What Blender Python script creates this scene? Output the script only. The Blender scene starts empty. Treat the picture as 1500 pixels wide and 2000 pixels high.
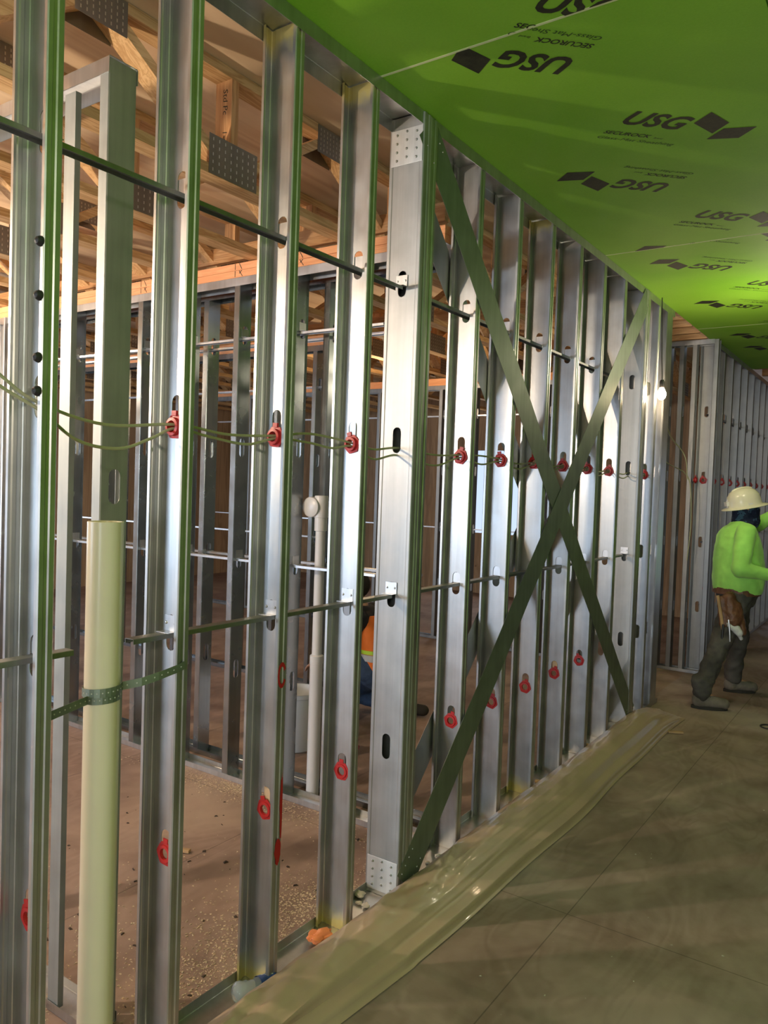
import bpy, bmesh, math, random
from mathutils import Vector, Matrix
random.seed(7)
C = bpy.context.scene.collection
PI = math.pi
# ------------------------------------------------------------------ camera
CAM = Vector((1.6259, 0.0631, 1.6514)); F = 1511.3; YAW = .6014; PITCH = -.0346; ROLL = .0344
def cam_axes():
    fw = Vector((-math.sin(YAW)*math.cos(PITCH), math.cos(YAW)*math.cos(PITCH), math.sin(PITCH)))
    rt = Vector((math.cos(YAW), math.sin(YAW), 0)); up = rt.cross(fw)
    r = math.cos(ROLL)*rt + math.sin(ROLL)*up; u = -math.sin(ROLL)*rt + math.cos(ROLL)*up
    return r, u, fw
r_, u_, w_ = cam_axes()
cd = bpy.data.cameras.new('camera'); cam = bpy.data.objects.new('camera', cd); C.objects.link(cam)
cam.matrix_world = Matrix(((r_.x, u_.x, -w_.x, CAM.x), (r_.y, u_.y, -w_.y, CAM.y), (r_.z, u_.z, -w_.z, CAM.z), (0, 0, 0, 1)))
cd.sensor_fit = 'VERTICAL'; cd.sensor_height = 36; cd.lens = F/2000*36; cd.clip_start = .02; cd.clip_end = 200
bpy.context.scene.camera = cam
# ------------------------------------------------------------------ world, lights, exposure
sc = bpy.context.scene
sc.view_settings.view_transform = 'Standard'; sc.view_settings.look = 'None'
sc.view_settings.gamma = 1; sc.view_settings.exposure = 0.0
wd = bpy.data.worlds.new('sky'); sc.world = wd; wd.use_nodes = True
bgn = wd.node_tree.nodes['Background']; bgn.inputs[0].default_value = (.62, .76, 1, 1); bgn.inputs[1].default_value = 1.1
def light(kind, name, loc, power, col, size=None, size_y=None, rot=(0, 0, 0), spot=None):
    l = bpy.data.lights.new(name, kind); l.energy = power; l.color = col
    if kind == 'AREA':
        l.shape = 'RECTANGLE'; l.size = size; l.size_y = size_y or size
    elif size: l.shadow_soft_size = size
    if spot: l.spot_size = spot; l.spot_blend = .8
    o = bpy.data.objects.new(name, l); C.objects.link(o); o.location = loc; o.rotation_euler = rot
    return o
DAY = (.64, .80, 1)
# daylight through the openings of the rear outside wall (room side) and through the left outside wall
light('AREA', 'daylight_rear', (-5.45, -4.9, 1.50), 215, DAY, 3.4, 1.1, (PI/2, 0, 0))
light('AREA', 'daylight_left', (-8.3, 2.0, 1.5), 75, DAY, 4.5, 1.5, (PI/2, 0, -PI/2))
light('AREA', 'daylight_far', (-3.9, 10.8, 1.6), 12, (1, .95, .88), 1.0, 1.2, (-PI/2, 0, 0))
light('AREA', 'daylight_corridor', (1.6, -4.9, 1.6), 165, (.84, .91, 1), 2.0, 2.0, (PI/2, 0, 0))
WARM = (1, .72, .42)

# ------------------------------------------------------------------ materials
def mat(name):
    m = bpy.data.materials.new(name); m.use_nodes = True
    nt = m.node_tree; return m, nt, nt.nodes['Principled BSDF']
def plain(name, col, rough=.5, metal=0, bump=0, bscale=60, var=0, vscale=8, **kw):
    m, nt, p = mat(name); N = nt.nodes.new; L = nt.links.new
    p.inputs['Base Color'].default_value = (*col, 1); p.inputs['Roughness'].default_value = rough; p.inputs['Metallic'].default_value = metal
    for k, v in kw.items(): p.inputs[k.replace('_', ' ')].default_value = v
    if var or bump:
        tc = N('ShaderNodeTexCoord')
    if var:
        n = N('ShaderNodeTexNoise'); n.inputs['Scale'].default_value = vscale; n.inputs['Detail'].default_value = 5
        L(tc.outputs['Object'], n.inputs['Vector'])
        r = N('ShaderNodeValToRGB'); r.color_ramp.elements[0].position = .3; r.color_ramp.elements[1].position = .7
        r.color_ramp.elements[0].color = (*[c*(1-var) for c in col], 1); r.color_ramp.elements[1].color = (*[min(1, c*(1+var)) for c in col], 1)
        L(n.outputs['Fac'], r.inputs['Fac']); L(r.outputs['Color'], p.inputs['Base Color'])
    if bump:
        n2 = N('ShaderNodeTexNoise'); n2.inputs['Scale'].default_value = bscale; n2.inputs['Detail'].default_value = 4
        L(tc.outputs['Object'], n2.inputs['Vector'])
        b = N('ShaderNodeBump'); b.inputs['Strength'].default_value = bump; b.inputs['Distance'].default_value = .01
        L(n2.outputs['Fac'], b.inputs['Height']); L(b.outputs['Normal'], p.inputs['Normal'])
    return m
def steel(name, col=(.53, .54, .54), rough=.34, paint=False, metal=.92):
    m, nt, p = mat(name); N = nt.nodes.new; L = nt.links.new
    tc = N('ShaderNodeTexCoord'); oi = N('ShaderNodeObjectInfo')
    vm = N('ShaderNodeVectorMath'); vm.operation = 'MULTIPLY_ADD'
    vm.inputs[1].default_value = (1, 1, 1)
    sc_ = N('ShaderNodeVectorMath'); sc_.operation = 'SCALE'; L(oi.outputs['Location'], sc_.inputs[0]); sc_.inputs['Scale'].default_value = 3.7
    L(tc.outputs['Object'], vm.inputs[0]); L(sc_.outputs[0], vm.inputs[2])
    mp = N('ShaderNodeMapping'); mp.inputs['Scale'].default_value = (28, 28, 1.1); L(vm.outputs[0], mp.inputs['Vector'])
    n = N('ShaderNodeTexNoise'); n.inputs['Scale'].default_value = 1; n.inputs['Detail'].default_value = 6; n.inputs['Roughness'].default_value = .65
    L(mp.outputs[0], n.inputs['Vector'])
    n2 = N('ShaderNodeTexNoise'); n2.inputs['Scale'].default_value = 9; n2.inputs['Detail'].default_value = 6; L(vm.outputs[0], n2.inputs['Vector'])
    mx = N('ShaderNodeMath'); mx.operation = 'ADD'; L(n.outputs['Fac'], mx.inputs[0]); L(n2.outputs['Fac'], mx.inputs[1])
    r = N('ShaderNodeValToRGB'); e = r.color_ramp.elements; e[0].position = .36; e[1].position = .64
    hf = N('ShaderNodeMath'); hf.operation = 'MULTIPLY'; hf.inputs[1].default_value = .5; L(mx.outputs[0], hf.inputs[0]); L(hf.outputs[0], r.inputs['Fac'])
    e[0].color = (*[c*.80 for c in col], 1); e[1].color = (*[c*1.08 for c in col], 1)
    out = r.outputs['Color']
    if paint:      # yellow spray marks on both ends of the studs, with an outline of their own
        sp = N('ShaderNodeSeparateXYZ'); L(tc.outputs['Object'], sp.inputs[0])
        ns = N('ShaderNodeTexNoise'); ns.inputs['Scale'].default_value = 16; L(vm.outputs[0], ns.inputs['Vector'])
        a = N('ShaderNodeMath'); a.operation = 'SUBTRACT'; a.inputs[0].default_value = 1.545; L(sp.outputs['Z'], a.inputs[1])
        # distance from the nearer end, object origin is at mid height
        ab = N('ShaderNodeMath'); ab.operation = 'ABSOLUTE'; L(sp.outputs['Z'], ab.inputs[0])
        a = N('ShaderNodeMath'); a.operation = 'SUBTRACT'; a.inputs[0].default_value = 1.545; L(ab.outputs[0], a.inputs[1])
        s2 = N('ShaderNodeMath'); s2.operation = 'MULTIPLY_ADD'; s2.inputs[1].default_value = .12; L(ns.outputs['Fac'], s2.inputs[0]); L(a.outputs[0], s2.inputs[2])
        mr = N('ShaderNodeMapRange'); mr.inputs['From Min'].default_value = .15; mr.inputs['From Max'].default_value = .09; L(s2.outputs[0], mr.inputs['Value'])
        ml = N('ShaderNodeMath'); ml.operation = 'MULTIPLY'; ml.inputs[1].default_value = .65; L(mr.outputs[0], ml.inputs[0])
        mc = N('ShaderNodeMixRGB'); L(ml.outputs[0], mc.inputs[0]); L(out, mc.inputs[1]); mc.inputs[2].default_value = (.62, .50, .03, 1)
        out = mc.outputs[0]
        mm = N('ShaderNodeMath'); mm.operation = 'MULTIPLY_ADD'; mm.inputs[1].default_value = -metal*.8; mm.inputs[2].default_value = metal; L(ml.outputs[0], mm.inputs[0]); L(mm.outputs[0], p.inputs['Metallic'])
    else: p.inputs['Metallic'].default_value = metal
    L(out, p.inputs['Base Color'])
    rr = N('ShaderNodeMapRange'); rr.inputs['To Min'].default_value = rough-.07; rr.inputs['To Max'].default_value = rough+.13
    L(n2.outputs['Fac'], rr.inputs['Value']); L(rr.outputs[0], p.inputs['Roughness'])
    b = N('ShaderNodeBump'); b.inputs['Strength'].default_value = .07; b.inputs['Distance'].default_value = .003
    L(mx.outputs[0], b.inputs['Height']); L(b.outputs['Normal'], p.inputs['Normal'])
    return m
def wood(name, c0, c1, axis='Y', rough=.75, scale=1.0, knots=True):
    m, nt, p = mat(name); N = nt.nodes.new; L = nt.links.new
    tc = N('ShaderNodeTexCoord'); oi = N('ShaderNodeObjectInfo')
    s_ = N('ShaderNodeVectorMath'); s_.operation = 'SCALE'; L(oi.outputs['Location'], s_.inputs[0]); s_.inputs['Scale'].default_value = 5.3
    ad = N('ShaderNodeVectorMath'); L(tc.outputs['Object'], ad.inputs[0]); L(s_.outputs[0], ad.inputs[1])
    mp = N('ShaderNodeMapping'); k = {'X': (.9, 14, 14), 'Y': (14, .9, 14), 'Z': (14, 14, .9)}[axis]
    mp.inputs['Scale'].default_value = [v*scale for v in k]; L(ad.outputs[0], mp.inputs['Vector'])
    n = N('ShaderNodeTexNoise'); n.inputs['Scale'].default_value = 1.6; n.inputs['Detail'].default_value = 8; n.inputs['Distortion'].default_value = 1.2
    L(mp.outputs[0], n.inputs['Vector'])
    wv = N('ShaderNodeMath'); wv.operation = 'MULTIPLY'; wv.inputs[1].default_value = 34; L(n.outputs['Fac'], wv.inputs[0])
    sn = N('ShaderNodeMath'); sn.operation = 'SINE'; L(wv.outputs[0], sn.inputs[0])
    ma = N('ShaderNodeMath'); ma.operation = 'MULTIPLY_ADD'; ma.inputs[1].default_value = .28; ma.inputs[2].default_value = .5; L(sn.outputs[0], ma.inputs[0])
    n3 = N('ShaderNodeTexNoise'); n3.inputs['Scale'].default_value = 2.2; L(ad.outputs[0], n3.inputs['Vector'])
    a2 = N('ShaderNodeMath'); a2.operation = 'MULTIPLY_ADD'; a2.inputs[1].default_value = .8; a2.inputs[2].default_value = -.4; L(n3.outputs['Fac'], a2.inputs[0])
    a3 = N('ShaderNodeMath'); L(ma.outputs[0], a3.inputs[0]); L(a2.outputs[0], a3.inputs[1])
    r = N('ShaderNodeValToRGB'); e = r.color_ramp.elements; e[0].position = .1; e[1].position = .9
    e[0].color = (*c0, 1); e[1].color = (*c1, 1); L(a3.outputs[0], r.inputs['Fac'])
    out = r.outputs['Color']
    if knots:
        v = N('ShaderNodeTexVoronoi'); v.inputs['Scale'].default_value = 1.7; L(ad.outputs[0], v.inputs['Vector'])
        mr = N('ShaderNodeMapRange'); mr.inputs['From Min'].default_value = .045; mr.inputs['From Max'].default_value = .02; L(v.outputs['Distance'], mr.inputs['Value'])
        mc = N('ShaderNodeMixRGB'); L(mr.outputs[0], mc.inputs[0]); L(out, mc.inputs[1]); mc.inputs[2].default_value = (.10, .04, .015, 1); out = mc.outputs[0]
    L(out, p.inputs['Base Color']); p.inputs['Roughness'].default_value = rough
    b = N('ShaderNodeBump'); b.inputs['Strength'].default_value = .15; b.inputs['Distance'].default_value = .003; L(a3.outputs[0], b.inputs['Height']); L(b.outputs['Normal'], p.inputs['Normal'])
    return m
M = {}
M['stud'] = steel('galvanised_steel_spray_marked', paint=True)
M['steel'] = steel('galvanised_steel')
M['steel_dull_dim'] = steel('dull_dim_steel', (.32, .32, .31), .42)  # dull steel; on the far wall its dark tone paints dimness
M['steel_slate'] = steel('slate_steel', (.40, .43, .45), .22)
M['steel_bright'] = steel('bright_steel', (.66, .67, .68), .32)
M['post_steel'] = steel('mottled_post_steel', (.46, .47, .47), .46, metal=.82)
M['plate_light'] = steel('light_plate_steel', (.74, .75, .76), .5, metal=.6)
M['strap'] = steel('strap_steel', (.27, .32, .26), .5, metal=.8)
M['steel_grey'] = steel('matt_steel', (.42, .44, .42), .55, metal=.75)
M['plate'] = steel('truss_plate_steel', (.24, .19, .145), .6, metal=.3)
M['screw'] = plain('screw', (.55, .55, .55), .35, 1)
M['lumber'] = wood('pine_lumber', (.50, .27, .10), (.74, .49, .24), 'Y')
M['lumber_x'] = wood('pine_lumber_cross', (.40, .19, .07), (.62, .36, .16), 'X')
M['lumber_z'] = wood('pine_lumber_upright', (.50, .24, .09), (.72, .42, .19), 'Z', knots=False)
M['plate_wood'] = wood('orange_pine', (.80, .33, .14), (.92, .45, .21), 'X', knots=False)
M['deck'] = wood('plywood_deck', (.68, .49, .31), (.88, .70, .49), 'Y', scale=.11)
M['sheathing'] = wood('plywood_sheathing', (.34, .22, .12), (.5, .34, .2), 'Z', scale=.3)
M['red'] = plain('red_plastic', (.46, .018, .018), .4, bump=.1)
M['redpaint'] = plain('red_spray_paint', (.42, .012, .012), .55)
M['cable'] = plain('cable_sheath', (.42, .42, .26), .5)
M['cable_dark'] = plain('cable_sheath_dark', (.03, .03, .03), .5)
M['pvc'] = plain('cream_pvc', (.78, .70, .52), .28, var=.04, vscale=5)
M['pvcw'] = plain('white_pvc', (.80, .80, .82), .3)
M['ink'] = plain('printed_ink', (.018, .02, .008), .7, var=.5, vscale=60)
M['ink_thin'] = plain('printed_thin_ink', (.03, .08, .01), .7)
M['seam'] = plain('board_core', (.70, .78, .45), .8)
M['stone'] = plain('pale_stone', (.62, .58, .50), .8, bump=.5, bscale=30, var=.2)
M['scrap'] = plain('wood_scrap', (.52, .33, .17), .8, var=.3)
M['cork'] = plain('tan_plug', (.62, .42, .26), .8)
M['black'] = plain('black_rubber', (.015, .015, .016), .5)
M['orange'] = plain('orange_rubber', (.85, .27, .10), .45, bump=.4, bscale=40)
M['bucket'] = plain('white_plastic', (.72, .73, .75), .35)
M['pink'] = plain('pink_plastic', (.5, .10, .16), .5)
def green_board():
    m, nt, p = mat('green_glass_mat'); N = nt.nodes.new; L = nt.links.new
    tc = N('ShaderNodeTexCoord')
    n = N('ShaderNodeTexNoise'); n.inputs['Scale'].default_value = 1.4; n.inputs['Detail'].default_value = 4; L(tc.outputs['Object'], n.inputs['Vector'])
    n2 = N('ShaderNodeTexNoise'); n2.inputs['Scale'].default_value = 120; n2.inputs['Detail'].default_value = 2; L(tc.outputs['Object'], n2.inputs['Vector'])
    a = N('ShaderNodeMath'); a.operation = 'MULTIPLY_ADD'; a.inputs[1].default_value = .25; L(n2.outputs['Fac'], a.inputs[0]); L(n.outputs['Fac'], a.inputs[2])
    r = N('ShaderNodeValToRGB'); e = r.color_ramp.elements; e[0].position = .4; e[1].position = .85
    e[0].color = (.185, .47, .012, 1); e[1].color = (.275, .57, .04, 1); L(a.outputs[0], r.inputs['Fac']); L(r.outputs['Color'], p.inputs['Base Color'])
    p.inputs['Roughness'].default_value = .7
    b = N('ShaderNodeBump'); b.inputs['Strength'].default_value = .1; b.inputs['Distance'].default_value = .002; L(n2.outputs['Fac'], b.inputs['Height']); L(b.outputs['Normal'], p.inputs['Normal'])
    return m
M['green'] = green_board()
M['drywall_dull'] = plain('dull_board', (.085, .08, .065), .8, var=.2, vscale=2)
def floor_mat(name, c0, c1, dust, seams=True, rough=.72, seamx=.58):
    m, nt, p = mat(name); N = nt.nodes.new; L = nt.links.new
    tc = N('ShaderNodeTexCoord')
    n = N('ShaderNodeTexNoise'); n.inputs['Scale'].default_value = 1.3; n.inputs['Detail'].default_value = 10; n.inputs['Roughness'].default_value = .62; n.inputs['Distortion'].default_value = .6
    L(tc.outputs['Object'], n.inputs['Vector'])
    # plywood figure: distorted contour lines
    mp = N('ShaderNodeMapping'); mp.inputs['Scale'].default_value = (2.6, .9, 1); L(tc.outputs['Object'], mp.inputs['Vector'])
    g = N('ShaderNodeTexNoise'); g.inputs['Scale'].default_value = 1.5; g.inputs['Detail'].default_value = 2; g.inputs['Distortion'].default_value = 1.5; L(mp.outputs[0], g.inputs['Vector'])
    gm = N('ShaderNodeMath'); gm.operation = 'MULTIPLY'; gm.inputs[1].default_value = 34; L(g.outputs['Fac'], gm.inputs[0])
    gs = N('ShaderNodeMath'); gs.operation = 'SINE'; L(gm.outputs[0], gs.inputs[0])
    gp = N('ShaderNodeMath'); gp.operation = 'MULTIPLY_ADD'; gp.inputs[1].default_value = .034; L(gs.outputs[0], gp.inputs[0]); L(n.outputs['Fac'], gp.inputs[2])
    r = N('ShaderNodeValToRGB'); e = r.color_ramp.elements; e[0].position = .34; e[1].position = .66
    e[0].color = (*c0, 1); e[1].color = (*c1, 1); L(gp.outputs[0], r.inputs['Fac'])
    nd = N('ShaderNodeTexNoise'); nd.inputs['Scale'].default_value = .9; nd.inputs['Detail'].default_value = 7; L(tc.outputs['Object'], nd.inputs['Vector'])
    md = N('ShaderNodeMapRange'); md.inputs['From Min'].default_value = .5; md.inputs['From Max'].default_value = .68; md.inputs['To Max'].default_value = .7; L(nd.outputs['Fac'], md.inputs['Value'])
    mc = N('ShaderNodeMixRGB'); L(md.outputs[0], mc.inputs[0]); L(r.outputs['Color'], mc.inputs[1]); mc.inputs[2].default_value = (*dust, 1)
    out = mc.outputs[0]
    if seams:
        sp = N('ShaderNodeSeparateXYZ'); L(tc.outputs['Object'], sp.inputs[0])
        def seam(sock, off, pitch, wdt):
            a = N('ShaderNodeMath'); a.operation = 'SUBTRACT'; L(sock, a.inputs[0]); a.inputs[1].default_value = off
            b = N('ShaderNodeMath'); b.operation = 'PINGPONG'; b.inputs[1].default_value = pitch/2; L(a.outputs[0], b.inputs[0])
            c = N('ShaderNodeMath'); c.operation = 'LESS_THAN'; c.inputs[1].default_value = wdt; L(b.outputs[0], c.inputs[0]); return c.outputs[0]
        s1 = seam(sp.outputs['X'], seamx, 1.22, .0022); s2 = seam(sp.outputs['Y'], 2.95, 2.44, .002)
        mxx = N('ShaderNodeMath'); mxx.operation = 'MAXIMUM'; L(s1, mxx.inputs[0]); L(s2, mxx.inputs[1])
        ml = N('ShaderNodeMath'); ml.operation = 'MULTIPLY'; ml.inputs[1].default_value = .5; L(mxx.outputs[0], ml.inputs[0])
        mm = N('ShaderNodeMixRGB'); L(ml.outputs[0], mm.inputs[0]); L(out, mm.inputs[1]); mm.inputs[2].default_value = (.02, .015, .01, 1); out = mm.outputs[0]
    L(out, p.inputs['Base Color']); p.inputs['Roughness'].default_value = rough
    b = N('ShaderNodeBump'); b.inputs['Strength'].default_value = .35; b.inputs['Distance'].default_value = .006; L(gp.outputs[0], b.inputs['Height']); L(b.outputs['Normal'], p.inputs['Normal'])
    return m
M['floor'] = floor_mat('dusty_plywood_floor', (.21, .145, .115), (.41, .315, .275), (.52, .44, .40))
M['floor_room'] = floor_mat('brown_subfloor', (.22, .145, .115), (.40, .28, .225), (.52, .40, .30), seams=True, seamx=-.9)

# ------------------------------------------------------------------ mesh helpers
def link(name, me, m=None, parent=None, kind=None):
    o = bpy.data.objects.new(name, me); C.objects.link(o)
    if m: me.materials.append(m)
    if parent: o.parent = parent
    if kind: o['kind'] = kind
    return o
def tag(o, label, cat, group=None):
    o['label'] = label; o['category'] = cat
    if group: o['group'] = group
    return o
def empty(name, loc, label, cat, group=None, rz=0):
    o = bpy.data.objects.new(name, None); C.objects.link(o); o.location = loc; o.rotation_euler = (0, 0, rz); o.empty_display_size = .05
    return tag(o, label, cat, group)
def box(bm, x0, x1, y0, y1, z0, z1):
    vs = [bm.verts.new((x, y, z)) for z in (z0, z1) for x, y in ((x0, y0), (x1, y0), (x1, y1), (x0, y1))]
    for f in ((3, 2, 1, 0), (4, 5, 6, 7), (0, 1, 5, 4), (1, 2, 6, 5), (2, 3, 7, 6), (3, 0, 4, 7)): bm.faces.new([vs[i] for i in f])
    return vs
def obox(bm, p0, p1, side, wd, th):
    """bar from p0 to p1, width wd along unit vector side, thickness th across"""
    p0, p1, side = Vector(p0), Vector(p1), Vector(side).normalized(); d = (p1-p0).normalized(); n = d.cross(side).normalized()
    vs = []
    for p in (p0, p1):
        for a, b in ((-1, -1), (1, -1), (1, 1), (-1, 1)): vs.append(bm.verts.new(p+side*a*wd/2+n*b*th/2))
    for f in ((3, 2, 1, 0), (4, 5, 6, 7), (0, 1, 5, 4), (1, 2, 6, 5), (2, 3, 7, 6), (3, 0, 4, 7)): bm.faces.new([vs[i] for i in f])
def finish(bm, name):
    bmesh.ops.recalc_face_normals(bm, faces=bm.faces[:]); me = bpy.data.meshes.new(name); bm.to_mesh(me); bm.free(); return me
def tube_pts(bm, pts, rad, seg=8, cap=True):
    pts = [Vector(p) for p in pts]; rings = []; n = len(pts)
    rads = rad if isinstance(rad, (list, tuple)) else [rad]*n
    ref = Vector((0, 0, 1))
    for i, p in enumerate(pts):
        t = (pts[min(i+1, n-1)]-pts[max(i-1, 0)])
        t = t.normalized() if t.length > 1e-9 else Vector((0, 0, 1))
        a = t.cross(ref)
        if a.length < .15: a = t.cross(Vector((1, 0, 0)))
        a.normalize(); b = t.cross(a).normalized()
        rings.append([bm.verts.new(p+(a*math.cos(2*PI*k/seg)+b*math.sin(2*PI*k/seg))*rads[i]) for k in range(seg)])
    for i in range(n-1):
        for k in range(seg): bm.faces.new((rings[i][k], rings[i][(k+1) % seg], rings[i+1][(k+1) % seg], rings[i+1][k]))
    if cap:
        bm.faces.new(rings[0]); bm.faces.new(rings[-1][::-1])
    return rings
def spline(pts, n=8):
    pts = [Vector(p) for p in pts]; out = []
    P = [pts[0]*2-pts[1]]+pts+[pts[-1]*2-pts[-2]]
    for i in range(1, len(P)-2):
        for k in range(n):
            t = k/n; a, b, c, d = P[i-1:i+3]
            out.append(.5*((2*b)+(c-a)*t+(2*a-5*b+4*c-d)*t*t+(3*b-a-3*c+d)*t**3))
    out.append(pts[-1]); return out
def lathe(bm, prof, seg=24, c=(0, 0, 0), axis='Z'):
    rings = []
    for r, z in prof:
        ring = []
        for k in range(seg):
            a = 2*PI*k/seg; v = Vector((r*math.cos(a), r*math.sin(a), z))
            if axis == 'Y': v = Vector((v.x, v.z, v.y))
            if axis == 'X': v = Vector((v.z, v.x, v.y))
            ring.append(bm.verts.new(v+Vector(c)))
        rings.append(ring)
    for i in range(len(rings)-1):
        for k in range(seg): bm.faces.new((rings[i][k], rings[i][(k+1) % seg], rings[i+1][(k+1) % seg], rings[i+1][k]))
    return rings
def smooth(o, ang=35):
    me = o.data
    for p in me.polygons: p.use_smooth = True
    try: me.set_sharp_from_angle(angle=math.radians(ang))
    except Exception: pass
    return o
def thick(o, t=.0016):
    md = o.modifiers.new('thickness', 'SOLIDIFY'); md.thickness = t; md.offset = 0; return o
SCREW = {}
def screws(parent, pts, axis='Y', r=.0045, h=.0035, sgn=-1):
    key = (axis, r, sgn)
    if key not in SCREW:
        bm = bmesh.new(); lathe(bm, [(.0, sgn*h), (r*.7, sgn*h*.85), (r, sgn*h*.3), (r, 0)], 8, (0, 0, 0), axis); me = finish(bm, 'screw_head'); me.materials.append(M['screw']); SCREW[key] = me
    for p_ in pts:
        o = bpy.data.objects.new('screw_head', SCREW[key]); C.objects.link(o); o.parent = parent; o.location = p_
def bevel(o, w=.002, seg=2):
    md = o.modifiers.new('bevel', 'BEVEL'); md.width = w; md.segments = seg; md.limit_method = 'ANGLE'; return o

# ------------------------------------------------------------------ steel studs
HOLES = (.61, 1.22, 1.83, 2.44)
def slot_outline(cx, cz, w=.038, h=.102, n=6):
    pts = []; r = w/2
    for k in range(n+1):
        a = PI*k/n; pts.append((cx+r*math.cos(a), cz+h/2-r+r*math.sin(a)))
    for k in range(n+1):
        a = PI+PI*k/n; pts.append((cx+r*math.cos(a), cz-h/2+r+r*math.sin(a)))
    return pts
def stud_mesh(w, b, H, holes=HOLES, lip=.012, z0=0.0, groove=True, zc=None):
    """C profile: web in XZ at y=0, flanges run to -y; local origin at height zc"""
    bm = bmesh.new(); hw = w/2; g = .0028 if groove else 0; c = .0025; zc = 0 if zc is None else zc
    s = .026
    left = [(-hw+lip, -b), (-hw+c, -b), (-hw, -b+c), (-hw, -b*.70), (-hw+g, -b*.62), (-hw+g, -b*.42), (-hw, -b*.34), (-hw, -c), (-hw+c, 0), (-hw+.014, 0), (-hw+.018, -g*.6), (-s, -g*.6)]
    right = [(-x, y) for x, y in left][::-1]
    def strip(prof):
        lo = [bm.verts.new((x, y, z0-zc)) for x, y in prof]; hi = [bm.verts.new((x, y, H-zc)) for x, y in prof]
        for i in range(len(prof)-1): bm.faces.new((lo[i], lo[i+1], hi[i+1], hi[i]))
    strip(left); strip(right)
    y = -g*.6; hs = sorted(h for h in holes if h < H-.08)
    zz = z0
    def quad(za, zb):
        vs = [bm.verts.new(v) for v in ((-s, y, za-zc), (s, y, za-zc), (s, y, zb-zc), (-s, y, zb-zc))]; bm.faces.new(vs)
    for h in hs:
        a, bb = h-.06, h+.06; quad(zz, a)
        inn = slot_outline(0, h); outp = []
        for (px, pz) in inn:
            dx, dz = px, pz-h; k = min(s/abs(dx) if abs(dx) > 1e-9 else 1e9, .06/abs(dz) if abs(dz) > 1e-9 else 1e9); outp.append([dx*k, h+dz*k])
        # snap the outer ring onto the corners
        for cx, cz in ((s, bb), (-s, bb), (-s, a), (s, a)):
            j = min(range(len(outp)), key=lambda i: (outp[i][0]-cx)**2+(outp[i][1]-cz)**2); outp[j] = [cx, cz]
        vi = [bm.verts.new((px, y, pz-zc)) for px, pz in inn]; vo = [bm.verts.new((px, y, pz-zc)) for px, pz in outp]
        n = len(vi)
        for i in range(n):
            j = (i+1) % n; bm.faces.new((vi[i], vi[j], vo[j], vo[i]))
        zz = bb
    quad(zz, H)
    me = bpy.data.meshes.new('stud_mesh'); bm.to_mesh(me); bm.free(); return me
def stud(name, x, y, me, m, label, cat='steel stud', group=None, rz=0, z=0, parent=None):
    o = bpy.data.objects.new(name, me); C.objects.link(o); o.location = (x, y, z); o.rotation_euler = (0, 0, rz)
    if not me.materials: me.materials.append(m)
    thick(o)
    if parent: o.parent = parent
    else: tag(o, label, cat, group)
    return o
def track(name, p0, p1, width, leg, label, down=True, m=None, cat='steel track', group=None):
    """U channel from p0 to p1 (outer back of the web), legs pointing down or up"""
    bm = bmesh.new(); p0, p1 = Vector(p0), Vector(p1); d = (p1-p0).normalized(); s = Vector((d.y, -d.x, 0)); k = -1 if down else 1
    prof = [(-width/2, k*leg), (-width/2, k*.002), (-width/2+.002, 0), (width/2-.002, 0), (width/2, k*.002), (width/2, k*leg)]
    a = [bm.verts.new(p0+s*u+Vector((0, 0, v))) for u, v in prof]; b = [bm.verts.new(p1+s*u+Vector((0, 0, v))) for u, v in prof]
    for i in range(5): bm.faces.new((a[i], a[i+1], b[i+1], b[i]))
    o = link(name, finish(bm, name), m or M['steel']); thick(o); return tag(o, label, cat, group)

W = .14; H = 3.09; S = .4064
def Y(k): return 1.10+S*k
XC = -W/2
# ------------------------------------------------------------------ setting
def struct(name, bm, m, parent=None):
    o = link(name, finish(bm, name), m, parent)
    if not parent: o['kind'] = 'structure'
    return o
bm = bmesh.new(); box(bm, XC, 3.0, -5.2, 14, -.02, 0); struct('floor', bm, M['floor'])
bm = bmesh.new(); box(bm, -8.6, XC, -5.2, 14, -.02, 0); struct('floor.001', bm, M['floor_room'])
# corridor ceiling boards, 8 ft long, with printed marks
SEAMS = [-5.0, -2.56, -.12, 2.32, 4.71, 7.12, 9.55]
BOARDS = []
for i in range(6):
    for j, (xa, xb) in enumerate(((-.0, 1.198), (1.203, 2.40), (2.405, 2.76))):
        bm = bmesh.new(); box(bm, xa, xb, SEAMS[i]+.003, SEAMS[i+1]-.003, H, H+.016)
        o = struct('ceiling' if not BOARDS else 'ceiling.%03d' % len(BOARDS), bm, M['green']); BOARDS.append((o, i, j))
bm = bmesh.new(); box(bm, 0, 2.76, -5, 9.55, H+.0165, H+.03); struct('ceiling.100', bm, M['seam'])
for q, ys in enumerate(SEAMS[1:6]):
    bm = bmesh.new(); box(bm, 0, 2.75, ys-.0055, ys+.0055, H-.0006, H+.002); struct('trim_%d' % (q+1), bm, M['seam'])
# room deck (plywood underside above the trusses), in sheets
bm = bmesh.new(); box(bm, -8.6, -.02, -5.2, 12, 3.27, 3.29); struct('ceiling.101', bm, M['deck'])
bm = bmesh.new()
box(bm, -.02, 3, 9.56, 14, 3.30, 3.32); struct('ceiling.102', bm, M['deck'])
# corridor right wall: unseen dull panels, a green one added to tint stud reflections
WR = 0
for (ya, yb, za, zb, mm) in ((-5, .2, 0, H, 'drywall_dull'), (.2, 4.7, 0, .60, 'drywall_dull'), (.2, 4.7, .603, H, 'green'), (4.7, 9.55, 0, H, 'drywall_dull'), (9.56, 14, 0, 3.3, 'sheathing')):
    bm = bmesh.new(); box(bm, 2.76, 2.78, ya+.002, yb-.002, za, zb); struct('wall_right' if WR == 0 else 'wall_right.%03d' % WR, bm, M[mm]); WR += 1
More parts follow.
